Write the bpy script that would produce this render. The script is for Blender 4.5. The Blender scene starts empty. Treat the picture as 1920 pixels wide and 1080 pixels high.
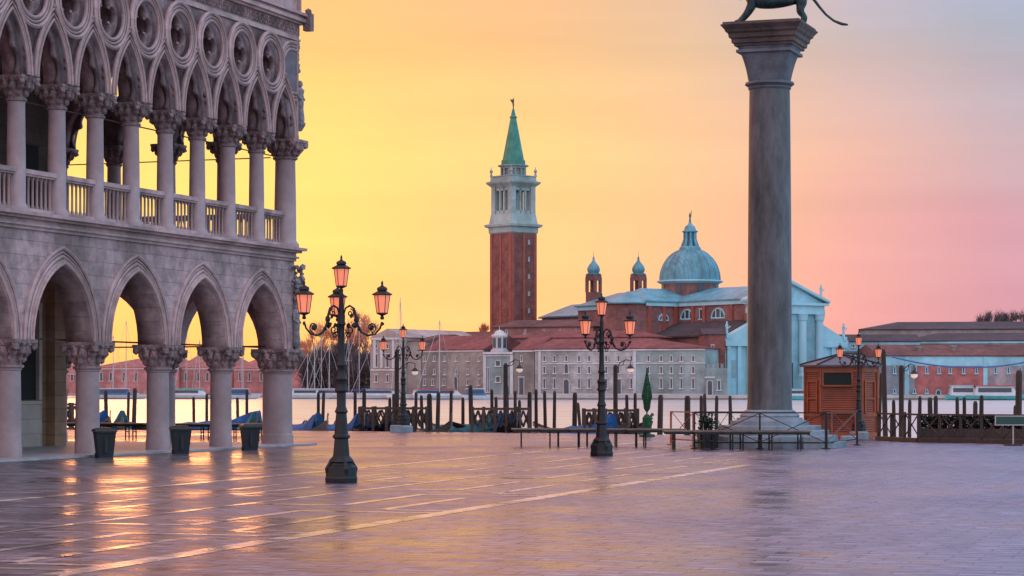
import bpy, bmesh, math, random
from mathutils import Vector, Matrix, Euler
random.seed(7)
R = math.radians
F = 4405.0      # focal length in pixels of the 1920 wide photograph
H = 2.05        # eye height
HY = 728.0      # horizon row

# ---------------------------------------------------------------- camera
scene = bpy.context.scene
cam_data = bpy.data.cameras.new("camera")
cam = bpy.data.objects.new("camera", cam_data)
scene.collection.objects.link(cam)
scene.camera = cam
cam.location = (0, 0, H)
cam.rotation_euler = (R(90), 0, 0)
cam_data.sensor_width = 36
cam_data.lens = F / 1920 * 36
cam_data.shift_y = (HY - 540) / 1920
cam_data.clip_start = 0.5
cam_data.clip_end = 12000

# ---------------------------------------------------------------- world
scene.view_settings.view_transform = 'Standard'
scene.view_settings.look = 'None'
scene.view_settings.exposure = 0.0
scene.view_settings.gamma = 1.0
world = bpy.data.worlds.new("World")
scene.world = world
world.use_nodes = True
wt = world.node_tree
for n in list(wt.nodes): wt.nodes.remove(n)
def lin(c):
    o = []
    for v in c[:3]:
        v = v / 255.0
        o.append(v / 12.92 if v <= .04045 else ((v + .055) / 1.055) ** 2.4)
    g = c[3] if len(c) > 3 else 1
    return (o[0] * g, o[1] * g, o[2] * g, 1)
def wn(t): return wt.nodes.new(t)
wtc = wn('ShaderNodeTexCoord'); sx = wn('ShaderNodeSeparateXYZ')
wt.links.new(wtc.outputs['Generated'], sx.inputs[0])
az = wn('ShaderNodeMath'); az.operation = 'ARCTAN2'
wt.links.new(sx.outputs[0], az.inputs[0]); wt.links.new(sx.outputs[1], az.inputs[1])
azf = wn('ShaderNodeMapRange'); azf.inputs[1].default_value = -math.pi; azf.inputs[2].default_value = math.pi
wt.links.new(az.outputs[0], azf.inputs[0])
el = wn('ShaderNodeMath'); el.operation = 'ARCSINE'; wt.links.new(sx.outputs[2], el.inputs[0])
# faint streaks of thin cloud shift the elevation a little
wmap = wn('ShaderNodeMapping'); wmap.inputs['Scale'].default_value = (5, 5, 22)
wt.links.new(wtc.outputs['Generated'], wmap.inputs[0])
wnoi = wn('ShaderNodeTexNoise'); wnoi.inputs['Scale'].default_value = 1.0; wnoi.inputs['Detail'].default_value = 4
wt.links.new(wmap.outputs[0], wnoi.inputs['Vector'])
wsub = wn('ShaderNodeMath'); wsub.operation = 'MULTIPLY_ADD'; wsub.inputs[1].default_value = 0.05; wsub.inputs[2].default_value = -0.025
wt.links.new(wnoi.outputs[0], wsub.inputs[0])
el2 = wn('ShaderNodeMath'); el2.operation = 'ADD'; wt.links.new(el.outputs[0], el2.inputs[0]); wt.links.new(wsub.outputs[0], el2.inputs[1])
BACK = (118, 124, 168)
# unseen sky behind and above the camera, boosted and tinted as added fill
G = 1.55
B1, B2, B3, B5 = (240,214,228,G), (240,205,214,G), (255,196,160,1.2), (176,222,250,G)
rows = [
 (0.0, [(-180,B1),(-110,B2),(-60,(250,186,150)),(-25,(255,172,100)),(-6,(255,178,110)),(0,(255,182,128)),(4.4,(250,170,140)),(8.3,(224,150,160)),(12,(204,142,168)),(30,(176,165,208,1.2)),(80,B5),(150,B5)]),
 (1.8, [(-180,B1),(-110,B2),(-60,(250,190,150)),(-25,(255,184,104)),(-6,(255,192,116)),(0,(255,192,132)),(4.4,(252,182,148)),(8.3,(230,158,164)),(12,(206,146,170)),(30,(176,170,212,1.2)),(80,B5),(150,B5)]),
 (3.6, [(-180,B1),(-110,B2),(-60,B3),(-25,(255,212,110)),(-4.6,(255,214,120)),(-2,(255,202,130)),(1.8,(255,198,140)),(5,(251,186,152)),(8.3,(236,168,166)),(12,(212,156,176)),(30,(172,180,220,1.2)),(80,B5),(150,B5)]),
 (5.6, [(-180,B1),(-110,B2),(-60,B3),(-25,(255,212,112)),(-4.6,(255,217,122)),(-2,(255,211,130)),(1.8,(255,205,140)),(5,(250,194,154)),(8.3,(234,180,168)),(12,(200,170,182)),(30,(165,185,225,1.2)),(80,B5),(150,B5)]),
 (8.6, [(-180,B1),(-110,B2),(-60,B3),(-25,(255,190,116)),(-4.6,(250,192,118)),(0,(240,186,130)),(4.4,(226,188,154)),(8.3,(196,180,184)),(12,(170,176,193)),(30,(155,185,230,1.3)),(80,B5),(150,B5)]),
 (22., [(-180,(240,218,236,G)),(-110,(240,206,218,G)),(-60,(250,178,158,1.5)),(-25,(255,146,112,2.0)),(-6,(255,152,120,2.0)),(1,(240,166,160,1.9)),(6,(148,164,216,1.9)),(12,(104,152,226,2.4)),(30,(104,156,230,2.5)),(80,(180,220,248,G)),(150,(190,218,248,G))]),
 (60., [(-180,(240,222,240,G)),(-60,(238,204,218,G)),(0,(222,200,220,1.4)),(60,(200,212,240,1.5)),(150,(220,224,246,G))]),
]
prev = None; pe = 0
for k, (e, stops) in enumerate(rows):
    rp = wn('ShaderNodeValToRGB'); rp.color_ramp.interpolation = 'LINEAR'
    els = rp.color_ramp.elements
    while len(els) > 1: els.remove(els[-1])
    first = True
    for a, c in stops:
        p = (a + 180) / 360.0
        if first: els[0].position = p; els[0].color = lin(c); first = False
        else:
            q = els.new(p); q.color = lin(c)
    q = els.new(1.0); q.color = lin(stops[0][1])
    wt.links.new(azf.outputs[0], rp.inputs[0])
    if prev is None: prev = rp.outputs[0]
    else:
        mr = wn('ShaderNodeMapRange'); mr.interpolation_type = 'LINEAR'
        mr.inputs[1].default_value = R(pe); mr.inputs[2].default_value = R(e)
        wt.links.new(el2.outputs[0], mr.inputs[0])
        mx = wn('ShaderNodeMix'); mx.data_type = 'RGBA'
        wt.links.new(mr.outputs[0], mx.inputs['Factor']); wt.links.new(prev, mx.inputs['A']); wt.links.new(rp.outputs[0], mx.inputs['B'])
        prev = mx.outputs['Result']
    pe = e
SUN_AZ, SUN_EL = -9.5, 3.6
sky = wn('ShaderNodeTexSky'); sky.sky_type = 'NISHITA'; sky.sun_disc = False
sky.sun_elevation = R(SUN_EL); sky.sun_rotation = R(SUN_AZ)
wm2 = wn('ShaderNodeMapping'); wm2.inputs['Scale'].default_value = (3, 3, 34); wt.links.new(wtc.outputs['Generated'], wm2.inputs[0])
wn2 = wn('ShaderNodeTexNoise'); wn2.inputs['Scale'].default_value = 1.3; wn2.inputs['Detail'].default_value = 5; wt.links.new(wm2.outputs[0], wn2.inputs['Vector'])
wr2 = wn('ShaderNodeMapRange'); wr2.inputs[1].default_value = .3; wr2.inputs[2].default_value = .7; wr2.inputs[3].default_value = .93; wr2.inputs[4].default_value = 1.05; wt.links.new(wn2.outputs[0], wr2.inputs[0])
wmu = wn('ShaderNodeMix'); wmu.data_type = 'RGBA'; wmu.blend_type = 'MULTIPLY'; wmu.inputs['Factor'].default_value = 1
wt.links.new(prev, wmu.inputs['A']); wt.links.new(wr2.outputs[0], wmu.inputs['B']); prev = wmu.outputs['Result']
bg1 = wn('ShaderNodeBackground'); bg1.inputs[1].default_value = 1.0; wt.links.new(prev, bg1.inputs[0])
bg2 = wn('ShaderNodeBackground'); bg2.inputs[1].default_value = 0.008; wt.links.new(sky.outputs[0], bg2.inputs[0])
ad = wn('ShaderNodeAddShader'); wt.links.new(bg1.outputs[0], ad.inputs[0]); wt.links.new(bg2.outputs[0], ad.inputs[1])
wo = wn('ShaderNodeOutputWorld'); wt.links.new(ad.outputs[0], wo.inputs[0])

sun_data = bpy.data.lights.new("sun", 'SUN'); sun_data.energy = .11; sun_data.angle = R(7); sun_data.color = (1, .34, .13)
sun = bpy.data.objects.new("sun", sun_data); scene.collection.objects.link(sun)
sd = Vector((math.sin(R(SUN_AZ)) * math.cos(R(SUN_EL)), math.cos(R(SUN_AZ)) * math.cos(R(SUN_EL)), math.sin(R(SUN_EL))))
sun.rotation_euler = (-sd).to_track_quat('-Z', 'Y').to_euler()
sun.location = (-40, 60, 30)

# ---------------------------------------------------------------- materials
MATS = {}
def mat(name, base, rough=.7, var=.12, scale=1.0, bump=.0, bscale=None, metal=0, pattern=None, emit=None, emis=0, coord='Object',
        rot=0, spec=.5, stain=0, stretch=(1, 1, 1), col2=None, c2amt=.5, alpha=None):
    """base: linear rgb"""
    if name in MATS: return MATS[name]
    m = bpy.data.materials.new(name); m.use_nodes = True; MATS[name] = m
    t = m.node_tree; b = t.nodes['Principled BSDF']
    N = t.nodes.new; L = t.links.new
    b.inputs['Roughness'].default_value = rough; b.inputs['Metallic'].default_value = metal
    b.inputs['Specular IOR Level'].default_value = spec
    tc = N('ShaderNodeTexCoord'); mp = N('ShaderNodeMapping'); L(tc.outputs[coord], mp.inputs[0])
    mp.inputs['Rotation'].default_value = (0, 0, rot); mp.inputs['Scale'].default_value = stretch
    vec = mp.outputs[0]
    noi = N('ShaderNodeTexNoise'); noi.inputs['Scale'].default_value = scale; noi.inputs['Detail'].default_value = 6; noi.inputs['Roughness'].default_value = .65
    L(vec, noi.inputs['Vector'])
    rp = N('ShaderNodeValToRGB'); L(noi.outputs[0], rp.inputs[0])
    rp.color_ramp.elements[0].position = .28; rp.color_ramp.elements[1].position = .72
    lo = tuple(max(0, c * (1 - var * 1.6)) for c in base) + (1,)
    hi = tuple(min(1, c * (1 + var * 1.4)) for c in base) + (1,)
    if col2: hi = tuple(base[i] * (1 - c2amt) + col2[i] * c2amt for i in range(3)) + (1,)
    rp.color_ramp.elements[0].color = lo; rp.color_ramp.elements[1].color = hi
    col = rp.outputs[0]
    hsrc = noi.outputs[0]
    if pattern:
        kind = pattern[0]
        if kind in ('brick', 'brickx'):
            _, bw, bh, ms, mortar, amt = pattern
            # wall coordinates: run along (x+y), height z
            sp = N('ShaderNodeSeparateXYZ'); L(vec, sp.inputs[0])
            ad_ = N('ShaderNodeMath'); L(sp.outputs[0], ad_.inputs[0]); L(sp.outputs[1], ad_.inputs[1])
            cb = N('ShaderNodeCombineXYZ'); L(ad_.outputs[0] if kind == 'brick' else sp.outputs[0], cb.inputs[0]); L(sp.outputs[2], cb.inputs[1])
            br = N('ShaderNodeTexBrick'); L(cb.outputs[0], br.inputs['Vector'])
        elif kind == 'floor':
            _, bw, bh, ms, mortar, amt = pattern
            br = N('ShaderNodeTexBrick'); L(vec, br.inputs['Vector'])
        if kind in ('brick', 'brickx', 'floor'):
            br.inputs['Scale'].default_value = 1
            br.inputs['Brick Width'].default_value = bw; br.inputs['Row Height'].default_value = bh; br.inputs['Mortar Size'].default_value = ms
            br.inputs['Mortar Smooth'].default_value = .3
            br.inputs['Color1'].default_value = (1, 1, 1, 1); br.inputs['Color2'].default_value = (1 - amt, 1 - amt, 1 - amt, 1)
            br.inputs['Mortar'].default_value = (mortar, mortar, mortar, 1)
            mu = N('ShaderNodeMix'); mu.data_type = 'RGBA'; mu.blend_type = 'MULTIPLY'; mu.inputs['Factor'].default_value = 1
            L(col, mu.inputs['A']); L(br.outputs['Color'], mu.inputs['B']); col = mu.outputs['Result']
            ma = N('ShaderNodeMath'); ma.operation = 'MULTIPLY_ADD'; ma.inputs[1].default_value = -.8
            L(br.outputs['Fac'], ma.inputs[0]); L(noi.outputs[0], ma.inputs[2]); hsrc = ma.outputs[0]
        if kind == 'wave':
            _, ws, dist, amt, direc = pattern
            wv = N('ShaderNodeTexWave'); wv.bands_direction = direc; wv.inputs['Scale'].default_value = ws; wv.inputs['Distortion'].default_value = dist
            wv.inputs['Detail'].default_value = 3
            L(vec, wv.inputs['Vector'])
            r2 = N('ShaderNodeValToRGB'); L(wv.outputs[0], r2.inputs[0])
            r2.color_ramp.elements[0].color = (1 - amt, 1 - amt, 1 - amt, 1); r2.color_ramp.elements[1].color = (1, 1, 1, 1)
            mu = N('ShaderNodeMix'); mu.data_type = 'RGBA'; mu.blend_type = 'MULTIPLY'; mu.inputs['Factor'].default_value = 1
            L(col, mu.inputs['A']); L(r2.outputs[0], mu.inputs['B']); col = mu.outputs['Result']; hsrc = wv.outputs[0]
        if kind == 'diamond':
            _, ds, c2 = pattern
            sp = N('ShaderNodeSeparateXYZ'); L(vec, sp.inputs[0])
            a1 = N('ShaderNodeMath'); L(sp.outputs[0], a1.inputs[0]); L(sp.outputs[1], a1.inputs[1])
            p1 = N('ShaderNodeMath'); L(a1.outputs[0], p1.inputs[0]); L(sp.outputs[2], p1.inputs[1])
            p2 = N('ShaderNodeMath'); p2.operation = 'SUBTRACT'; L(a1.outputs[0], p2.inputs[0]); L(sp.outputs[2], p2.inputs[1])
            cb = N('ShaderNodeCombineXYZ'); L(p1.outputs[0], cb.inputs[0]); L(p2.outputs[0], cb.inputs[1])
            ck = N('ShaderNodeTexChecker'); ck.inputs['Scale'].default_value = ds; L(cb.outputs[0], ck.inputs[0])
            mu = N('ShaderNodeMix'); mu.data_type = 'RGBA'; L(ck.outputs['Fac'], mu.inputs['Factor'])
            L(col, mu.inputs['A']); mu.inputs['B'].default_value = c2 + (1,); col = mu.outputs['Result']
    if stain:
        n2 = N('ShaderNodeTexNoise'); n2.inputs['Scale'].default_value = scale * .23; n2.inputs['Detail'].default_value = 5
        mp2 = N('ShaderNodeMapping'); L(tc.outputs[coord], mp2.inputs[0]); mp2.inputs['Scale'].default_value = (1, 1, .35)
        L(mp2.outputs[0], n2.inputs['Vector'])
        r3 = N('ShaderNodeValToRGB'); L(n2.outputs[0], r3.inputs[0]); r3.color_ramp.elements[0].position = .40; r3.color_ramp.elements[1].position = .56
        k = 1 - stain; r3.color_ramp.elements[0].color = (k, k, k * .97, 1); r3.color_ramp.elements[1].color = (1, 1, 1, 1)
        mu = N('ShaderNodeMix'); mu.data_type = 'RGBA'; mu.blend_type = 'MULTIPLY'; mu.inputs['Factor'].default_value = 1
        L(col, mu.inputs['A']); L(r3.outputs[0], mu.inputs['B']); col = mu.outputs['Result']
    L(col, b.inputs['Base Color'])
    if bump:
        bp = N('ShaderNodeBump'); bp.inputs['Strength'].default_value = 1; bp.inputs['Distance'].default_value = bump
        L(hsrc, bp.inputs['Height']); L(bp.outputs[0], b.inputs['Normal'])
        if bscale:
            n3 = N('ShaderNodeTexNoise'); n3.inputs['Scale'].default_value = bscale; n3.inputs['Detail'].default_value = 4; L(vec, n3.inputs['Vector'])
            b2 = N('ShaderNodeBump'); b2.inputs['Distance'].default_value = bump; L(n3.outputs[0], b2.inputs['Height'])
            L(bp.outputs[0], b2.inputs['Normal']); L(b2.outputs[0], b.inputs['Normal'])
    if emit:
        b.inputs['Emission Color'].default_value = emit + (1,); b.inputs['Emission Strength'].default_value = emis
    return m

stone = mat('istrian stone', (.54, .35, .335), .75, .2, 2.2, .015, 14, stain=.35)
stone_blk = mat('stone blocks', (.54, .35, .335), .75, .28, 2.2, .03, pattern=('brickx', .95, .42, .010, .78, .22), stain=.5)
carved = mat('carved stone', (.45, .29, .285), .8, .3, 5, .05, 22, stain=.45)
shaft_m = mat('column stone', (.46, .325, .33), .6, .15, 1.3, .01, 9, stain=.3)
tracery_m = mat('tracery stone', (.37, .235, .235), .78, .32, 3, .03, 16, stain=.55)
inner_m = mat('glow tinted inner wall', (.36, .20, .12), .8, .2, 1.2, .02, pattern=('brick', 1.0, .45, .01, .6, .2))  # warm glow inside the arcade is put into this orange wall colour
plinth_m = mat('plinth marble', (.50, .38, .31), .5, .12, .9, .01, pattern=('brick', 1.6, .5, .008, .6, .15))
pinkwall = mat('pink marble wall', (.50, .25, .24), .7, .15, 3, .006, pattern=('diamond', 1.3, (.50, .34, .33)), stain=.2)
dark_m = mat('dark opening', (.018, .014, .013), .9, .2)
iron = mat('cast iron', (.009, .011, .012), .5, .4, 9, .004, 40, metal=.2)
ironbrown = mat('rusty iron', (.06, .032, .022), .6, .4, 9)
lampglass = mat('pink lantern glass', (.75, .28, .18), .25, .1, 3, emit=(1, .23, .09), emis=.55)
whitelamp = mat('white lamp shade', (.85, .70, .60), .35, .05, 3, emit=(1, .75, .6), emis=.35)
cbrick = mat('faded church brick', (.30, .145, .135), .85, .25, .5, .02, pattern=('brick', .9, .3, .02, 1.15, .25), stain=.3)
towert = mat('grey green marble', (.33, .42, .41), .7, .15, .6, stain=.35)
brick_m = mat('brick', (.27, .10, .085), .85, .3, .5, .02, pattern=('brick', .9, .3, .02, 1.15, .25), stain=.25)
pinkbrick = mat('pink plaster brick', (.42, .14, .13), .85, .3, .35, .02, stain=.3)
pinkfar = mat('pink plaster', (.48, .20, .19), .85, .3, .35, .02, stain=.25)
plaster_w = mat('pale plaster', (.42, .42, .415), .85, .3, .35, .02, pattern=('brick', 1.6, .7, .03, .8, .1), stain=.3)
plaster_g = mat('grey plaster', (.29, .265, .245), .85, .24, .35, .02, stain=.35)
plaster_p = mat('rosy plaster', (.42, .34, .31), .85, .16, .35, .02, stain=.3)
plaster_c = mat('grey green plaster', (.28, .36, .365), .85, .22, .35, .02, stain=.3)
trim_m = mat('white trim', (.55, .55, .56), .7, .1, .6, stain=.2)
church_w = mat('church marble', (.31, .60, .69), .6, .14, .35, .02, stain=.35)  # white marble with the cyan sky light put into its base colour
church_t = mat('church marble trim', (.35, .62, .71), .6, .08, .4, stain=.15)  # same cyan light painted into the white trim
tile_r = mat('terracotta tiles', (.29, .085, .08), .85, .3, .6, .06, pattern=('wave', 1.3, 1.2, .35, 'X'), stain=.3)
tile_b = mat('old brown tiles', (.20, .085, .075), .9, .3, .6, .06, pattern=('wave', 1.3, 1.2, .35, 'X'), stain=.3)
tile_d = mat('dark slate tiles', (.075, .058, .068), .9, .25, .5, .05, pattern=('wave', 1.3, 1.2, .3, 'X'), stain=.3)
lead_m = mat('lead roof', (.12, .34, .42), .5, .25, .4, .03, pattern=('wave', .5, .4, .2, 'X'), stain=.25)
copper_m = mat('green copper', (.035, .22, .16), .5, .3, .4, .03, stain=.3)
glass_d = mat('dark window', (.05, .065, .08), .15, .3, 2)
wood_o = mat('varnished cedar boards', (.29, .058, .02), .4, .25, 1.2, .01, pattern=('wave', 3.5, .6, .35, 'Z'), stain=.2)
wood_t = mat('cedar trim', (.33, .08, .028), .4, .25, 2, .01)
wood_g = mat('weathered wood', (.06, .038, .03), .8, .3, 3, .01, stretch=(1, 1, .15))
pole_m = mat('mooring pole wood', (.055, .036, .028), .85, .4, 3, .02, stretch=(1, 1, .12), stain=.3)
plank_m = mat('walkway planks', (.17, .125, .09), .6, .3, 2, .01, pattern=('wave', 2.2, .5, .3, 'Y'))
rust_o = mat('orange painted steel', (.42, .12, .04), .6, .3, 6)
bluecov = mat('blue canvas', (.004, .075, .235), .85, .35, 2.5, .05, 6)
tealcov = mat('teal canvas', (.012, .11, .14), .85, .35, 2.5, .05, 6)
hull_b = mat('black lacquer', (.010, .011, .014), .25, .3, 2)
hull_w = mat('white boat hull', (.58, .60, .64), .35, .08, 1)
hull_c = mat('turquoise boat hull', (.10, .42, .44), .4, .1, 1)
redp = mat('red paint', (.45, .05, .06), .5, .1, 1)
bluep = mat('blue paint', (.05, .14, .34), .5, .1, 1)
steel = mat('dull steel', (.42, .44, .46), .35, .1, 3, metal=.7)
bronze = mat('bronze patina', (.018, .046, .05), .5, .5, 4, .02, 18, metal=.3)
granite = mat('grey granite', (.105, .11, .118), .5, .3, 4, .006, 30, stain=.35, stretch=(1, 1, .3))
capstone = mat('grey capital stone', (.125, .145, .17), .7, .25, 2.0, .02, 12, stain=.5)
abac_m = mat('brown abacus stone', (.115, .088, .082), .75, .3, 2.4, .02, 12, stain=.4)
step_m = mat('column step marble', (.24, .29, .33), .6, .2, 1.6, .01, 10, stain=.35)
bin_m = mat('dark bin plastic', (.012, .015, .02), .6, .2, 3)
green_c = mat('green parasol canvas', (.012, .085, .03), .8, .5, 6, .05, 12)
greensign = mat('dark green board', (.015, .07, .05), .5, .1, 2)
hedge_m = mat('dark hedge', (.022, .024, .018), .9, .5, 5, .08, 12)
twig_lit_m = mat('twigs', (.62, .25, .15), .9, .25, 1)  # orange backlight on the bare twigs is painted into their colour
twig_d = mat('dark twigs', (.12, .10, .105), .9, .3, 1)
bark = mat('bark', (.12, .075, .06), .9, .2, 1)
gold = mat('gilded metal', (.45, .25, .08), .4, .1, 2, metal=.5)

# pavement: wet trachyte slabs
pave = bpy.data.materials.new('wet trachyte slabs'); pave.use_nodes = True
STR = R(17.0)
def make_pave(m, base, amt, rough_lo, rough_hi, met=0):
    t = m.node_tree; b = t.nodes['Principled BSDF']; N = t.nodes.new; L = t.links.new
    tc = N('ShaderNodeTexCoord'); mp = N('ShaderNodeMapping'); mp.inputs['Rotation'].default_value = (0, 0, STR); L(tc.outputs['Object'], mp.inputs[0])
    br = N('ShaderNodeTexBrick'); br.inputs['Scale'].default_value = 1; br.inputs['Brick Width'].default_value = .72; br.inputs['Row Height'].default_value = .40
    br.inputs['Mortar Size'].default_value = .016; br.inputs['Mortar Smooth'].default_value = .4
    br.inputs['Color1'].default_value = (1, 1, 1, 1); br.inputs['Color2'].default_value = (0, 0, 0, 1); br.inputs['Mortar'].default_value = (0, 0, 0, 1)
    L(mp.outputs[0], br.inputs['Vector'])
    # height per slab + soft undulation + mortar groove
    n1 = N('ShaderNodeTexNoise'); n1.inputs['Scale'].default_value = .9; n1.inputs['Detail'].default_value = 3; L(mp.outputs[0], n1.inputs['Vector'])
    n2 = N('ShaderNodeTexNoise'); n2.inputs['Scale'].default_value = 5.5; n2.inputs['Detail'].default_value = 5; n2.inputs['Roughness'].default_value = .6; L(mp.outputs[0], n2.inputs['Vector'])
    mq = N('ShaderNodeMapping'); mq.inputs['Scale'].default_value = (.4, 1.3, 1); L(mp.outputs[0], mq.inputs[0]); L(mq.outputs[0], n2.inputs['Vector']); L(mq.outputs[0], n1.inputs['Vector'])
    n3 = N('ShaderNodeTexNoise'); n3.inputs['Scale'].default_value = .16; n3.inputs['Detail'].default_value = 5; L(mp.outputs[0], n3.inputs['Vector'])
    c = N('ShaderNodeValToRGB'); L(n2.outputs[0], c.inputs[0])
    c.color_ramp.elements[0].color = tuple(x * (1 - amt) for x in base) + (1,); c.color_ramp.elements[1].color = tuple(x * (1 + amt) for x in base) + (1,)
    c.color_ramp.elements[0].position = .3; c.color_ramp.elements[1].position = .7
    mu = N('ShaderNodeMix'); mu.data_type = 'RGBA'; mu.blend_type = 'MULTIPLY'; mu.inputs['Factor'].default_value = .5
    L(c.outputs[0], mu.inputs['A']); L(br.outputs['Color'], mu.inputs['B'])
    L(mu.outputs['Result'], b.inputs['Base Color'])
    mr = N('ShaderNodeMapRange'); mr.inputs[1].default_value = .35; mr.inputs[2].default_value = .65; mr.inputs[3].default_value = rough_lo; mr.inputs[4].default_value = rough_hi
    L(n3.outputs[0], mr.inputs[0])
    rr_ = N('ShaderNodeMath'); rr_.operation = 'MULTIPLY_ADD'; rr_.inputs[1].default_value = .22; L(br.outputs['Color'], rr_.inputs[0]); L(mr.outputs[0], rr_.inputs[2])
    L(rr_.outputs[0], b.inputs['Roughness'])
    prevn = None
    for src, dist, inv in ((n1.outputs[0], .012, False), (n2.outputs[0], .014, False), (br.outputs['Fac'], .014, True), (br.outputs['Color'], .005, False)):
        bp = N('ShaderNodeBump'); bp.inputs['Distance'].default_value = dist; bp.invert = inv; L(src, bp.inputs['Height'])
        if prevn: L(prevn, bp.inputs['Normal'])
        prevn = bp.outputs[0]
    L(prevn, b.inputs['Normal'])
    b.inputs['Specular IOR Level'].default_value = .8; b.inputs['Metallic'].default_value = met; b.inputs['Specular Tint'].default_value = (1, .90, .90, 1)
    return m
make_pave(pave, (.225, .21, .235), .8, .13, .36, met=.5)
line_m = bpy.data.materials.new('white istrian paving strip'); line_m.use_nodes = True
make_pave(line_m, (.72, .58, .48), .15, .06, .14, met=.35)

water_m = bpy.data.materials.new('lagoon water'); water_m.use_nodes = True
t = water_m.node_tree; b = t.nodes['Principled BSDF']
b.inputs['Base Color'].default_value = (.50, .51, .46, 1); b.inputs['Roughness'].default_value = .26; b.inputs['IOR'].default_value = 1.33
tc = t.nodes.new('ShaderNodeTexCoord'); pv = None
for sc, dist, stv in ((.09, .10, (1, 1.6, 1)), (.5, .014, (1, 1.8, 1)), (2.2, .003, (1, 1.5, 1))):
    mp = t.nodes.new('ShaderNodeMapping'); mp.inputs['Scale'].default_value = stv; t.links.new(tc.outputs['Object'], mp.inputs[0])
    n = t.nodes.new('ShaderNodeTexNoise'); n.inputs['Scale'].default_value = sc; n.inputs['Detail'].default_value = 3; t.links.new(mp.outputs[0], n.inputs['Vector'])
    bp = t.nodes.new('ShaderNodeBump'); bp.inputs['Distance'].default_value = dist; t.links.new(n.outputs[0], bp.inputs['Height'])
    if pv: t.links.new(pv, bp.inputs['Normal'])
    pv = bp.outputs[0]
t.links.new(pv, b.inputs['Normal'])
mp = t.nodes.new('ShaderNodeMapping'); mp.inputs['Scale'].default_value = (.03, .12, 1); t.links.new(tc.outputs['Object'], mp.inputs[0])
n = t.nodes.new('ShaderNodeTexNoise'); n.inputs['Scale'].default_value = 1; n.inputs['Detail'].default_value = 6; t.links.new(mp.outputs[0], n.inputs['Vector'])
cr = t.nodes.new('ShaderNodeValToRGB'); cr.color_ramp.elements[0].position = .35; cr.color_ramp.elements[1].position = .65
cr.color_ramp.elements[0].color = (.40, .42, .39, 1); cr.color_ramp.elements[1].color = (.58, .58, .52, 1)  # milky lagoon tone, with reflected sky and ripple streaks painted into the colour
t.links.new(n.outputs[0], cr.inputs[0]); t.links.new(cr.outputs[0], b.inputs['Base Color'])

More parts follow.
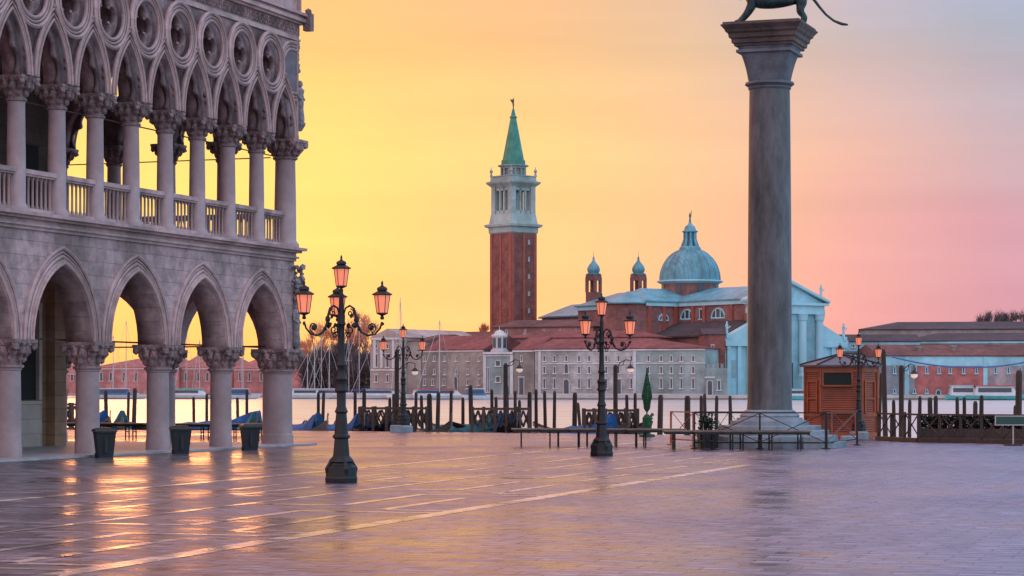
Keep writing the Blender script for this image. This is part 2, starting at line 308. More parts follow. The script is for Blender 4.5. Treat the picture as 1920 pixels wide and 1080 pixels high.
# ---------------------------------------------------------------- mesh helpers
COL = scene.collection
class MB:
    def __init__(s): s.bm = bmesh.new()
    def poly(s, pts):
        return s.bm.faces.new([s.bm.verts.new(p) for p in pts])
    def box(s, c, d, rz=0, fn=None):
        x, y, z = c; a, b_, h = d[0] / 2, d[1] / 2, d[2] / 2
        M = Matrix.Rotation(rz, 4, 'Z'); vs = []
        for sx_ in (-1, 1):
            for sy_ in (-1, 1):
                for sz_ in (-1, 1):
                    v = Vector(c) + M @ Vector((sx_ * a, sy_ * b_, sz_ * h))
                    vs.append(s.bm.verts.new(fn(v) if fn else v))
        for q in ((0, 1, 3, 2), (4, 6, 7, 5), (0, 4, 5, 1), (2, 3, 7, 6), (0, 2, 6, 4), (1, 5, 7, 3)):
            s.bm.faces.new([vs[i] for i in q])
        return s
    def b2(s, x0, x1, y0, y1, z0, z1, fn=None):
        return s.box(((x0 + x1) / 2, (y0 + y1) / 2, (z0 + z1) / 2), (abs(x1 - x0), abs(y1 - y0), abs(z1 - z0)), 0, fn)
    def tube(s, pts, r, n=8, cap=True):
        pts = [Vector(p) for p in pts]
        if not hasattr(r, '__len__'): r = [r] * len(pts)
        rings = []; ref = None
        for i, p in enumerate(pts):
            t_ = (pts[min(i + 1, len(pts) - 1)] - pts[max(i - 1, 0)]).normalized()
            if ref is None:
                ref = Vector((0, 0, 1)) if abs(t_.z) < .9 else Vector((1, 0, 0))
            u = t_.cross(ref); 
            if u.length < 1e-5: u = t_.cross(Vector((0, 1, 0)))
            u.normalize(); w = u.cross(t_).normalized(); ref = w
            rings.append([s.bm.verts.new(p + (u * math.cos(2 * math.pi * k / n) + w * math.sin(2 * math.pi * k / n)) * r[i]) for k in range(n)])
        for a, b_ in zip(rings, rings[1:]):
            for k in range(n): s.bm.faces.new([a[k], a[(k + 1) % n], b_[(k + 1) % n], b_[k]])
        if cap:
            s.bm.faces.new(rings[0][::-1]); s.bm.faces.new(rings[-1])
        return s
    def lathe(s, prof, c=(0, 0, 0), n=16, rot=0, sq=False):
        """prof: (r,z) list from bottom to top"""
        c = Vector(c); rings = []
        k2 = 1 / math.cos(math.pi / n) if sq else 1
        for r_, z in prof:
            rings.append([s.bm.verts.new(c + Vector((r_ * k2 * math.cos(rot + 2 * math.pi * k / n), r_ * k2 * math.sin(rot + 2 * math.pi * k / n), z))) for k in range(n)])
        for a, b_ in zip(rings, rings[1:]):
            for k in range(n): s.bm.faces.new([a[k], a[(k + 1) % n], b_[(k + 1) % n], b_[k]])
        s.bm.faces.new(rings[0][::-1]); s.bm.faces.new(rings[-1])
        return s
    def ball(s, c, r, sub=1, sc=(1, 1, 1), jit=0):
        M = Matrix.Translation(c) @ Matrix.Diagonal((r * sc[0], r * sc[1], r * sc[2], 1))
        g = bmesh.ops.create_icosphere(s.bm, subdivisions=sub, radius=1, matrix=M)
        if jit:
            for v in g['verts']: v.co += Vector((random.uniform(-1, 1), random.uniform(-1, 1), random.uniform(-1, 1))) * jit
        return s
    def prism(s, poly, z0, z1):
        lo = [s.bm.verts.new((p[0], p[1], z0)) for p in poly]; hi = [s.bm.verts.new((p[0], p[1], z1)) for p in poly]
        n = len(poly)
        for i in range(n): s.bm.faces.new([lo[i], lo[(i + 1) % n], hi[(i + 1) % n], hi[i]])
        s.bm.faces.new(lo[::-1]); s.bm.faces.new(hi); return s
    def extr(s, poly, y0, y1):
        """poly in x,z extruded along y"""
        lo = [s.bm.verts.new((p[0], y0, p[1])) for p in poly]; hi = [s.bm.verts.new((p[0], y1, p[1])) for p in poly]
        n = len(poly)
        for i in range(n): s.bm.faces.new([lo[i], lo[(i + 1) % n], hi[(i + 1) % n], hi[i]])
        s.bm.faces.new(lo[::-1]); s.bm.faces.new(hi); return s
    def loft(s, rings, closed=True):
        rs = [[s.bm.verts.new(p) for p in r_] for r_ in rings]; n = len(rs[0])
        for a, b_ in zip(rs, rs[1:]):
            for k in range(n if closed else n - 1): s.bm.faces.new([a[k], a[(k + 1) % n], b_[(k + 1) % n], b_[k]])
        if closed: s.bm.faces.new(rs[0][::-1]); s.bm.faces.new(rs[-1])
        return s
    def mesh(s, name, smooth=False, fix=True):
        if fix: bmesh.ops.recalc_face_normals(s.bm, faces=s.bm.faces)
        me = bpy.data.meshes.new(name); s.bm.to_mesh(me); s.bm.free()
        if smooth:
            me.polygons.foreach_set('use_smooth', [True] * len(me.polygons))
            me.set_sharp_from_angle(angle=R(38))
        return me
    def build(s, name, m, parent=None, loc=None, smooth=False, fix=True):
        return link(name, s.mesh(name, smooth, fix), m, parent, loc)
def link(name, me, m, parent=None, loc=None, rz=None):
    if m and not me.materials: me.materials.append(m)
    o = bpy.data.objects.new(name, me); COL.objects.link(o)
    if parent: o.parent = parent
    if loc is not None: o.location = loc
    if rz is not None: o.rotation_euler = (0, 0, rz)
    return o
def tag(o, label, cat, group=None):
    o['label'] = label; o['category'] = cat
    if group: o['group'] = group
    return o
def thing(name, label, cat, loc=(0, 0, 0), rz=0, group=None):
    o = bpy.data.objects.new(name, None); COL.objects.link(o); o.location = loc; o.rotation_euler = (0, 0, rz)
    o.empty_display_size = .3
    return tag(o, label, cat, group)
def structure(o, kind='structure'): o['kind'] = kind; return o
def kids(o): return [c for c in bpy.data.objects if c.parent == o]
def copy_tree(o, parent=None):
    c = o.copy(); COL.objects.link(c); c.parent = parent
    for ch in kids(o): copy_tree(ch, c)
    return c
def dup(o, loc, rz, label, scale=None):
    c = copy_tree(o); c.location = loc; c.rotation_euler = (0, 0, rz); c['label'] = label
    if scale: c.scale = (scale,) * 3
    return c
def at(px, py, d): return Vector(((px - 960) / F * d, d, H + (HY - py) / F * d))
def gx(px, d): return (px - 960) / F * d
def ZY(py, d): return H + (HY - py) / F * d
ORD = ['first', 'second', 'third', 'fourth', 'fifth', 'sixth', 'seventh', 'eighth', 'ninth', 'tenth', 'eleventh', 'twelfth', 'thirteenth', 'fourteenth']

def plate(splines, depth, bevel=0, fn=None):
    """filled 2D shape with holes -> mesh; x=along, y=height, depth centred; mapped by fn(s,o,z)"""
    cu = bpy.data.curves.new('tmp', 'CURVE'); cu.dimensions = '2D'; cu.fill_mode = 'BOTH'; cu.extrude = depth / 2; cu.bevel_depth = bevel
    if bevel: cu.bevel_resolution = 0
    for pts in splines:
        sp = cu.splines.new('POLY'); sp.points.add(len(pts) - 1)
        for i, p in enumerate(pts): sp.points[i].co = (p[0], p[1], 0, 1)
        sp.use_cyclic_u = True
    ob = bpy.data.objects.new('tmp', cu); COL.objects.link(ob)
    me = bpy.data.meshes.new_from_object(ob)
    bpy.data.objects.remove(ob); bpy.data.curves.remove(cu)
    bm = bmesh.new(); bm.from_mesh(me); bpy.data.meshes.remove(me)
    bmesh.ops.remove_doubles(bm, verts=bm.verts, dist=1e-4)
    for v in bm.verts:
        s_, z_, o_ = v.co; v.co = fn(s_, o_, z_)
    bmesh.ops.recalc_face_normals(bm, faces=bm.faces)
    me = bpy.data.meshes.new('plate'); bm.to_mesh(me); bm.free()
    return me
def arch_pts(w, h, n=9):
    """pointed arch, from (-w,0) over (0,h) to (w,0)"""
    r = (w * w + h * h) / (2 * w); cx = -w + r
    a1 = math.atan2(h, -cx); L_ = []
    for i in range(n + 1):
        a = math.pi + (a1 - math.pi) * i / n
        L_.append((cx + r * math.cos(a), r * math.sin(a)))
    return L_ + [(-x, z) for x, z in reversed(L_[:-1])]
def skin_mesh(name, verts, edges, radii, m, parent=None, sub=2, root=0):
    me = bpy.data.meshes.new('tmp'); me.from_pydata([Vector(v) for v in verts], edges, [])
    ob = bpy.data.objects.new('tmp', me); COL.objects.link(ob)
    md = ob.modifiers.new('s', 'SKIN'); md.use_smooth_shade = True; md.branch_smoothing = .6
    for i, r_ in enumerate(radii):
        rr = r_ if hasattr(r_, '__len__') else (r_, r_)
        me.skin_vertices[0].data[i].radius = rr
    me.skin_vertices[0].data[root].use_root = True
    s2 = ob.modifiers.new('u', 'SUBSURF'); s2.levels = sub
    dg = bpy.context.evaluated_depsgraph_get(); dg.update()
    out = bpy.data.meshes.new_from_object(ob.evaluated_get(dg))
    bpy.data.objects.remove(ob)
    out.polygons.foreach_set('use_smooth', [True] * len(out.polygons))
    out.materials.clear()
    return link(name, out, m, parent)

# ---------------------------------------------------------------- setting
WZ = -.5
mb = MB(); mb.poly([(-9000, -4000, 0), (9000, -4000, 0), (9000, 11000, 0), (-9000, 11000, 0)])
water = structure(mb.build('water', water_m, loc=(0, 0, WZ)))
quay = [(-260, -80), (180, -80), (180, 62), (60, 80), (19.5, 91.5), (5, 105), (-9, 113), (-26, 117), (-260, 190)]
pv = structure(MB().prism(quay, -2.6, 0).build('pavement', pave))
# paving strips
cs, sn = math.cos(STR), math.sin(STR)
def ab(a, b_): return (a * sn + b_ * cs, a * cs - b_ * sn)    # a along the strips, b across
mb = MB()
def strip(a0, b0, a1, b1, w):
    p, q = Vector(ab(a0, b0)), Vector(ab(a1, b1)); dr = (q - p).normalized(); nn = Vector((-dr.y, dr.x)) * w / 2
    mb.poly([(*(p - nn), .004), (*(q - nn), .004), (*(q + nn), .004), (*(p + nn), .004)])
def rc(px, py):
    d = F * H / (py - HY); X = (px - 960) / F * d
    return X * sn + d * cs, X * cs - d * sn
BM = rc(960, 942)[1]
strip(-10, BM, 62.0, BM, .36)
# meander strips: rectangles keyed along the band, all on one sheet (no overlaps: cross bars butt against long bars)
def bar(a0, a1, b_, w=.2): strip(a0, b_, a1, b_, w)
def cross(a, b0, b1, w=.2): strip(a, b0, a, b1, w)
for k in range(9):
    a0 = 18.4 + k * 6.3
    bar(a0, a0 + 4.4, BM - 1.35)
    bar(a0 + 1.3, a0 + 5.6, BM - 2.55)
    cross(a0 - .1, BM - 1.25 + .0, BM - .18)
    cross(a0 + 5.5, BM - 2.45, BM - .18, .2)
    cross(a0 + 1.2, BM - 4.2, BM - 2.65)
bar(14, 86, BM - 4.35, .16)
for k in range(9):
    a0 = 20.2 + k * 7.1
    bar(a0, a0 + 4.0, BM - 5.9)
    cross(a0 - .1, BM - 5.8, BM - 4.43, .18)
    bar(a0 + 2.0, a0 + 5.2, BM - 7.0, .16)
bar(14, 88, BM - 9.05, .3)
structure(mb.build('pavement_stripes', line_m, fix=False))

# far island ground
def gp(px, d): return (gx(px, d), d)
shore = [gp(-900, 880), gp(120, 800), gp(560, 640), gp(700, 552), gp(1000, 519), gp(1360, 508), gp(1600, 506), gp(2300, 520)]
isl = MB().prism(shore + [(700, 1500), (-700, 1600)], -2.5, .45)
structure(isl.build('island_ground', mat('island paving', (.28, .25, .24), .8, .2, .1)))
mb = MB()
for p, q in zip(shore, shore[1:]):
    p, q = Vector(p), Vector(q); dr = (q - p).normalized(); nn = Vector((-dr.y, dr.x))
    a, b_ = p - nn * .15, q - nn * .15
    mb.poly([(*a, -.1), (*b_, -.1), (*b_, .65), (*a, .65)]); mb.poly([(*a, .65), (*b_, .65), (*(b_ + nn * .7), .65), (*(a + nn * .7), .65)])
structure(mb.build('quay_edge', mat('quay stone', (.40, .40, .40), .8, .2, .2)))

# ---------------------------------------------------------------- palace
CX, CY = -8.43, 84.4
BAY = 4.509
pal_rot = math.atan2(-4.25, -1.505)     # local x runs along the west front towards the camera, local y points out of it
pal = thing('palace', 'Gothic palace of pinkish grey stone with a pointed arcade and a tracery loggia above', 'palace', (CX, CY, 0), pal_rot)
NB = 6; SH = .26
ZC0, ZC1 = 2.62, 3.45      # ground capitals
ZW = 6.62; ZF = 7.1; ZU0, ZU1 = 10.25, 10.98; ZT = 14.55
fW = lambda s, o, z: Vector((s, o, z))            # west front
fS = lambda s, o, z: Vector((-o, -s, z))          # south front
def leafy_capital(rb, zt, wtop, z0, z1, nleaf=9):
    mb = MB(); h = z1 - z0
    mb.lathe([(rb, z0), (rb * 1.18, z0 + .03), (rb * 1.18, z0 + .09), (rb * .98, z0 + .12), (rb * 1.12, z0 + h * .45), (wtop * .42, z0 + h * .8)], n=16)
    for ring, (rr, zz, sz) in enumerate(((rb * 1.12, z0 + h * .36, .10), (wtop * .43, z0 + h * .64, .13))):
        for k in range(nleaf + ring * 3):
            a = 2 * math.pi * (k + .5 * ring) / (nleaf + ring * 3)
            mb.ball((rr * math.cos(a), rr * math.sin(a), zz), sz * wtop, 1, (.9, .9, 1.35), .018)
            mb.ball((rr * 1.13 * math.cos(a), rr * 1.13 * math.sin(a), zz + sz * wtop), sz * wtop * .55, 1, (1, 1, .8), .012)
    for sx_ in (-1, 1):
        for sy_ in (-1, 1): mb.ball((sx_ * wtop * .42, sy_ * wtop * .42, z1 - h * .24), wtop * .12, 1, (1, 1, 1), .02)
    mb.lathe([(wtop * .44, z1 - h * .22), (wtop * .5, z1 - h * .12), (wtop * .5, z1)], n=4, rot=math.pi / 4, sq=True)
    return mb.mesh('capital')
def gcol(r): return MB().lathe([(r * 1.06, 0), (r * 1.06, .38), (r, .42), (r * .985, 1.6), (r * .955, ZC0 - .07), (r * 1.03, ZC0 - .04), (r * 1.03, ZC0)], n=28).mesh('shaft', True)
m_shaft = gcol(.37); m_shaft2 = gcol(.54)
m_cap = leafy_capital(.38, 0, 1.22, ZC0, ZC1); m_cap2 = leafy_capital(.54, 0, 1.42, ZC0, ZC1, 11)
m_ush = MB().lathe([(.36, ZF), (.36, ZF + .12), (.31, ZF + .2), (.275, ZF + .26), (.27, ZF + 1.6), (.25, ZU0 - .05), (.27, ZU0)], n=20).mesh('shaft', True)
m_ush2 = MB().lathe([(.50, ZF), (.50, ZF + .12), (.44, ZF + .2), (.40, ZF + .26), (.39, ZF + 1.6), (.36, ZU0 - .05), (.39, ZU0)], n=24).mesh('shaft', True)
m_ucap = leafy_capital(.26, 0, .98, ZU0, ZU1, 8); m_ucap2 = leafy_capital(.38, 0, 1.25, ZU0, ZU1, 10)
for me, mm in ((m_shaft, shaft_m), (m_shaft2, shaft_m), (m_cap, carved), (m_cap2, carved), (m_ush, shaft_m), (m_ush2, shaft_m), (m_ucap, carved), (m_ucap2, carved)): me.materials.append(mm)
def column(name, msh, mcap, pos):
    c = link(name, msh, None, pal, pos); link('capital', mcap, None, c)
    return c
for side in (0, 1):
    fn = fW if side == 0 else fS
    for i in range(0 if side == 0 else 1, NB + 1):
        column('ground_column', m_shaft2 if i == 0 else m_shaft, m_cap2 if i == 0 else m_cap, fn(i * BAY, 0, 0))
    for i in range(0 if side == 0 else 1, 2 * NB + 1):
        column('loggia_column', m_ush2 if i == 0 else m_ush, m_ucap2 if i == 0 else m_ucap, fn(i * BAY / 2, SH, 0) if i else Vector((-.20, .22, 0)))
    LEN = NB * BAY
    s0 = -.52 if side == 0 else .46
    # ground arcade wall with pointed arches as notches in its lower edge
    w, h = 1.70, 2.22
    out = [(s0, ZW), (s0, ZC1)]
    for i in range(NB):
        c = (i + .5) * BAY
        out += [(c + x, ZC1 + z) for x, z in arch_pts(w, h)]
    out += [(LEN + .5, ZC1), (LEN + .5, ZW)]
    link('arcade_wall', plate([out], .86, 0, fn), stone_blk, pal)
    # moulded archivolts
    bands = []
    def band(wi, hi, wo, ho, depth, oc, name, m_, c, z0):
        inn = arch_pts(wi, hi, 10); ou = arch_pts(wo, ho, 10)
        me = plate([[(c + x, z0 + z) for x, z in inn] + [(c + x, z0 + z) for x, z in reversed(ou)]], depth, 0, lambda s_, o_, z_: fn(s_, o_ + oc, z_))
        return link(name, me, m_, pal)
    nb = NB if side == 0 else 4
    for i in range(nb):
        c = (i + .5) * BAY
        o = band(w + .01, h + .01, w + .17, h + .19, .14, .44, 'archivolt', stone, c, ZC1)
        mb = MB()
        for dw, rr, oo in ((.24, .055, .45), (.35, .035, .45), (.46, .065, .46), (.06, .05, .52)):
            mb.tube([fn(c + x, oo, ZC1 + z) for x, z in arch_pts(w + dw, h + dw * 1.15, 10)], rr, 6)
        mb.build('rib', stone, o)
    # tie rods of the arcade
    mb = MB()
    for zz in ((3.42 + .1, ) if side == 0 else (3.55,)):
        mb.tube([fn(.2, -.55, zz), fn(LEN, -.55, zz)], .03, 6)
    mb.build('tie_rod', ironbrown, pal)
    # floor cornice
    mb = MB()
    o_in = -.43
    for z0, z1, oo in ((ZW + .002, ZW + .1, .50), (ZW + .1, ZW + .17, .58), (ZW + .17, ZW + .30, .50), (ZW + .30, ZW + .38, .66), (ZW + .38, ZF, .80)):
        a = -oo - .04 if side == 0 else .44
        p, q = fn(a, o_in, z0), fn(LEN + .5, oo, z1)
        mb.b2(p.x, q.x, p.y, q.y, p.z, q.z)
    mb.build('cornice', stone, pal)
    # loggia: plate with pointed openings and roundels; it stands flush with the outer face
    fn0 = fn; fn = (lambda s_, o_, z_, f=fn0: f(s_, o_ + SH, z_))
    hb = BAY / 2; W2, H2 = .84, 1.74; RC = ZT - 1.12
    out = [(-.54 if side == 0 else .03, ZT), (-.54 if side == 0 else .03, ZU1)]
    holes = []
    for i in range(2 * NB):
        c = (i + .5) * hb
        out += [(c + x, ZU1 + z) for x, z in arch_pts(W2, H2, 8)]
    out += [(LEN + .3, ZU1), (LEN + .3, ZT)]
    for i in range(1, 2 * NB):
        holes.append([(i * hb + .70 * math.cos(2 * math.pi * k / 28), RC + .70 * math.sin(2 * math.pi * k / 28)) for k in range(28)])
    link('loggia_wall', plate([out] + holes, .56, 0, fn), tracery_m, pal)
    # quatrefoils
    def quat(cx_, cz_):
        P = []
        for k in range(48):
            a = 2 * math.pi * k / 48; f_ = (a + math.pi / 4) % (math.pi / 2) - math.pi / 4
            r_ = .37 * math.cos(f_) + math.sqrt(max(0, .29 ** 2 - (.37 * math.sin(f_)) ** 2))
            P.append((cx_ + r_ * math.cos(a), cz_ + r_ * math.sin(a)))
        return P
    nu = 2 * NB if side == 0 else 9
    base_me = plate([[(.705 * math.cos(2 * math.pi * k / 28), RC + .705 * math.sin(2 * math.pi * k / 28)) for k in range(28)], quat(0, RC)], .2, .025, fn)
    base_me.materials.append(tracery_m)
    rm = MB()
    for rr, tr, oo in ((1.03, .07, .30), (.90, .04, .30), (.775, .06, .29)):
        rm.tube([fn(rr * math.cos(2 * math.pi * k / 28), oo, RC + rr * math.sin(2 * math.pi * k / 28)) for k in range(29)], tr, 6, False)
    for k in range(4):
        a = math.pi / 4 + k * math.pi / 2; rm.ball(fn(.33 * math.cos(a), .06, RC + .33 * math.sin(a)), .06, 1)
    ring_me = rm.mesh('roundel_moulding', True); ring_me.materials.append(stone)
    # cusped trefoil screen inside each opening
    tre = []
    def arc(cx_, cz_, r_, a0, a1, n_=7): return [(cx_ + r_ * math.cos(R(a0 + (a1 - a0) * k / n_)), cz_ + r_ * math.sin(R(a0 + (a1 - a0) * k / n_))) for k in range(n_ + 1)]
    half = arc(.36, .36, .40, -40, 82) + arc(.0, .98, .40, -22, 62) + [(.06, 1.50), (0, 1.62)]
    treH = half + [(-x, z) for x, z in reversed(half[:-1])]
    oa = arch_pts(W2 + .02, H2 + .02, 8)          # from -w to w
    scr = [(x, z) for x, z in oa] + [(W2 + .02, -.001)] + [(half[0][0], -.001)] + treH + [(-half[0][0], -.001)]
    screen_me = plate([[(x, ZU1 + z) for x, z in scr]], .16, 0, fn); screen_me.materials.append(tracery_m)
    am = MB()
    for dw, rr, oo in ((.02, .05, .30), (.11, .035, .30), (.20, .055, .31)):
        pts = [p for p in arch_pts(W2 + dw, H2 + dw * 1.9, 9)]
        am.tube([fn(x, oo, ZU1 + z) for x, z in pts], rr, 6)
    am.ball(fn(0, .32, ZU1 + H2 + .42), .09, 1)
    arch_me = am.mesh('arch_moulding', True); arch_me.materials.append(stone)
    for i in range(nu):
        c = (i + .5) * hb
        p = fn(c, 0, 0)
        a = link('arch_screen', screen_me, None, pal, p); link('arch_moulding', arch_me, None, a)
    for i in range(1, nu):
        a = link('roundel', base_me, None, pal, fn(i * hb, 0, 0)); link('roundel_moulding', ring_me, None, a)
    if side == 0:      # half roundel cut off by the corner
        mb = MB()
        for rr, tr in ((1.03, .07), (.90, .04), (.775, .06)):
            mb.tube([fn(-.42, .30, RC + rr)] + [fn(rr * math.cos(R(90 - 12 * k)), .30, RC + rr * math.sin(R(90 - 12 * k))) for k in range(16)] + [fn(-.42, .30, RC - rr)], tr, 6)
        mb.tube([fn(-.44, .30, ZU1 + .1), fn(-.44, .30, ZT)], .06, 6)
        mb.build('half_roundel', stone, pal)
        plate_me = plate([[(-.36, RC - .7)] + [(.70 * math.cos(R(-90 + 12 * k)), RC + .70 * math.sin(R(-90 + 12 * k))) for k in range(16)] + [(-.36, RC + .7)]], .03, 0, lambda s_, o_, z_: fn(s_, o_ + .30, z_))
        link('roundel_panel', plate_me, mat('dark slate panel', (.16, .125, .14), .7, .2, 3), pal)
    # carved spandrel dots and top mouldings
    for i in range(nu - 1):
        mb = MB(); c = (i + .5) * hb
        for dz, dx in ((ZT - .18, 0), (ZT - .3, .13), (ZT - .3, -.13), (ZT - .45, 0)):
            mb.ball(fn(c + dx, .29, dz), .07, 1, (1, 1, 1), .015)
        mb.ball(fn(i * hb, .29, ZU1 + .55), .09, 1, (1, 1, 1), .02); mb.ball(fn(i * hb, .29, ZU1 + .8), .12, 1, (1, 1, 1), .02)
        mb.build('spandrel_carving', carved, pal)
    mb = MB()
    for z0, z1, oo in ((ZT + .002, ZT + .08, .36), (ZT + .08, ZT + .2, .32)):
        a = -oo - SH - .02 if side == 0 else .05; p, q = fn(a, -.3, z0), fn(LEN + .3, oo, z1); mb.b2(p.x, q.x, p.y, q.y, p.z, q.z)
    mb.build('upper_moulding', stone, pal)
    mb = MB(); a = -.60 if side == 0 else .05; p, q = fn(a, -.3, ZT + .2), fn(LEN + .3, .34, ZT + .6); mb.b2(p.x, q.x, p.y, q.y, p.z, q.z)
    nq = int((LEN if side == 0 else 14) / .36)
    for k in range(nq):
        s_ = -.2 + k * .36
        if side == 1 and s_ < .4: continue
        mb.tube([fn(s_ + .14 * math.cos(2 * math.pi * j / 8), .36, ZT + .4 + .14 * math.sin(2 * math.pi * j / 8)) for j in range(9)], .03, 5, False)
        mb.ball(fn(s_, .35, ZT + .4), .05, 1); mb.ball(fn(s_ + .18, .35, ZT + .26), .04, 1); mb.ball(fn(s_ + .18, .35, ZT + .54), .04, 1)
    mb.build('frieze', carved, pal)
    mb = MB()
    for z0, z1, oo in ((ZT + .6, ZT + .68, .44), (ZT + .68, ZT + .8, .56), (ZT + .8, ZT + .9, .48), (ZT + .9, ZT + 1.0, .62)):
        a = -oo - SH - .02 if side == 0 else .05; p, q = fn(a, -.3, z0), fn(LEN + .3, oo, z1); mb.b2(p.x, q.x, p.y, q.y, p.z, q.z)
    mb.build('upper_cornice', stone, pal)
    mb = MB(); mb.tube([fn(.3, -.2, ZU0 + .1), fn(LEN, -.2, ZU0 + .1)], .022, 6)
    mb.build('loggia_tie_rod', ironbrown, pal)
    # balustrades
    bal = MB().lathe([(.055, 0), (.055, .08), (.038, .12), (.034, .5), (.038, .82), (.06, .88), (.06, .93)], n=8).mesh('baluster', True); bal.materials.append(stone)
    for i in range(2 * NB if side == 0 else 7):
        a, b_ = i * hb + .27, (i + 1) * hb - .27
        mb = MB(); p, q = fn(a, -.17, ZF + .002), fn(b_, .17, ZF + .14); mb.b2(p.x, q.x, p.y, q.y, p.z, q.z)
        ba = mb.build('balustrade', stone, pal); mb = MB()
        for z0, z1, oo in ((ZF + 1.07, ZF + 1.131, .12), (ZF + 1.13, ZF + 1.26, .17)):
            p, q = fn(a, -oo, z0), fn(b_, oo, z1); mb.b2(p.x, q.x, p.y, q.y, p.z, q.z)
        mb.build('hand_rail', stone, ba)
        if side == 0 and i < 10:
            for k in range(7): link('baluster', bal, None, ba, fn(a + .14 + (b_ - a - .28) * k / 6, 0, ZF + .14))
        else:
            m2 = MB()
            for k in range(7):
                p = fn(a + .14 + (b_ - a - .28) * k / 6, 0, ZF + .14); m2.lathe([(.05, 0), (.036, .15), (.036, .8), (.06, .93)], p, 6)
            m2.build('baluster_row', stone, ba)
# slabs, inner building, upper walls (local: x along front, -y inwards)
LEN = NB * BAY
MB().b2(.44, LEN + .5, -LEN, -.44, ZW + .02, ZF - .02).build('loggia_floor', stone, pal)
MB().b2(.31, LEN + .3, -LEN, -.31, ZT - .05, ZT + .5).build('loggia_ceiling', mat('shaded ceiling beams', (.07, .045, .035), .8, .3, 2, .02, pattern=('wave', 1.2, .2, .5, 'X')), pal)  # loggia shade is put into the dark colour of the ceiling
mb = MB(); mb.b2(-.56, LEN + .3, -LEN - .3, .56, ZT + 1.0, ZT + 9.5); mb.build('upper_wall', pinkwall, pal)
IS, IO = 5.4, -5.9
mb = MB()
mb.b2(IS, LEN + .4, -LEN, IO, 0, ZW + .015)
iw = mb.build('inner_wall', inner_m, pal)
MB().b2(IS, LEN + .4, -LEN, IO, ZF - .015, ZT - .055).build('loggia_inner_wall', mat('shaded loggia wall', (.11, .07, .055), .85, .3, 1.2, .02, pattern=('brick', 1.0, .45, .01, .6, .2)), pal)  # darker copy of the ground floor wall, recess shade painted in
for s_ in (IS + 1.1, IS + 5.9, IS + 10.7): MB().b2(s_, s_ + 3.2, IO, IO + .12, .075, 1.62).build('plinth', plinth_m, pal)
for s_ in (IS + 1.4, IS + 6.2, IS + 11):
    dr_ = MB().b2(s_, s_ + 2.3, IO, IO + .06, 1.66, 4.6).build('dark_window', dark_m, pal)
    mb = MB(); mb.b2(s_ - .18, s_, IO, IO + .2, 1.66, 4.7); mb.b2(s_ + 2.3, s_ + 2.48, IO, IO + .2, 1.66, 4.7); mb.b2(s_ - .18, s_ + 2.48, IO, IO + .22, 4.7, 4.95)
    mb.build('window_frame', plinth_m, dr_)
for s_ in (IS - .12, IS + 4.6, IS + 9.4): MB().b2(s_, s_ + .75, IO - .6, IO + .35, 0, ZW).build('pilaster', inner_m, pal)
for s_ in (IS + 1.2, IS + 4.2, IS + 7.2):
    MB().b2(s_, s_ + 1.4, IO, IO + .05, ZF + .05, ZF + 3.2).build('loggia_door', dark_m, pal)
MB().b2(-.9, LEN + 1, -LEN - 1, 1.15, .006, .07).build('stylobate', mat('worn step stone', (.38, .33, .33), .55, .2, 1.2, .01), pal)
# corner carvings
def figure_mesh(mb, c, h, arms=True):
    x, y, z = c
    mb.lathe([(.17 * h / 1.7, 0), (.20 * h / 1.7, .1), (.15 * h / 1.7, h * .35), (.17 * h / 1.7, h * .5), (.13 * h / 1.7, h * .6), (.19 * h / 1.7, h * .78), (.06 * h / 1.7, h * .86)], c, 10)
    mb.ball((x, y, z + h * .93), h * .075, 2, (1, 1, 1.2))
    if arms:
        for s_ in (-1, 1): mb.tube([(x + s_ * .17 * h / 1.7, y, z + h * .78), (x + s_ * .24 * h / 1.7, y + .03, z + h * .62), (x + s_ * .10, y + .14, z + h * .55)], .045 * h / 1.7, 6)
sculp = thing
mb = MB(); cx_, cy_ = -.54, .54
figure_mesh(mb, (cx_ + .03, cy_ - .05, ZC1 + .1), 1.55)
mb.tube([(cx_, cy_, ZC1), (cx_ + .05, cy_ - .1, ZC1 + 1.2), (cx_, cy_, ZC1 + 2.2)], [.12, .09, .07], 7)
for k in range(40):
    mb.ball((cx_ + random.uniform(-.28, .22), cy_ + random.uniform(-.25, .2), ZC1 + random.uniform(1.75, 3.0)), random.uniform(.07, .15), 1, (1, 1, .8), .03)
mb.build('corner_relief', mat('dark carved stone', (.28, .26, .27), .8, .3, 5, .03, stain=.4), pal)
mb = MB(); cx_, cy_ = -.54, .52
mb.lathe([(.09, ZU1 + .1), (.07, ZU1 + .2), (.07, ZT - .1), (.1, ZT)], (cx_, cy_, 0), 8)
mb.lathe([(.12, 0), (.26, .22), (.26, .3)], (cx_ - .05, cy_ + .05, ZU1 + .35), 8)
figure_mesh(mb, (cx_ - .08, cy_ + .08, ZU1 + .65), 1.5)
for k in range(14): mb.ball((cx_ + random.uniform(-.07, .07), cy_ + random.uniform(-.07, .07), ZU1 + random.uniform(2.5, 3.5)), random.uniform(.08, .13), 1, (1, 1, 1), .02)
mb.build('corner_statue', mat('weathered carved stone', (.32, .28, .30), .8, .3, 5, .03, stain=.4), pal)
mb = MB(); mb.box((-.84, .84, ZT + .72), (.30, .30, .62)); mb.ball((-.84, .84, ZT + 1.1), .14, 1); mb.build('corner_boss', carved, pal)
for k in range(3): pass
mb = MB(); mb.lathe([(.1, ZT + 1), (.1, ZT + 9)], (-.58, .58, 0), 8); mb.build('corner_colonnette', stone, pal)

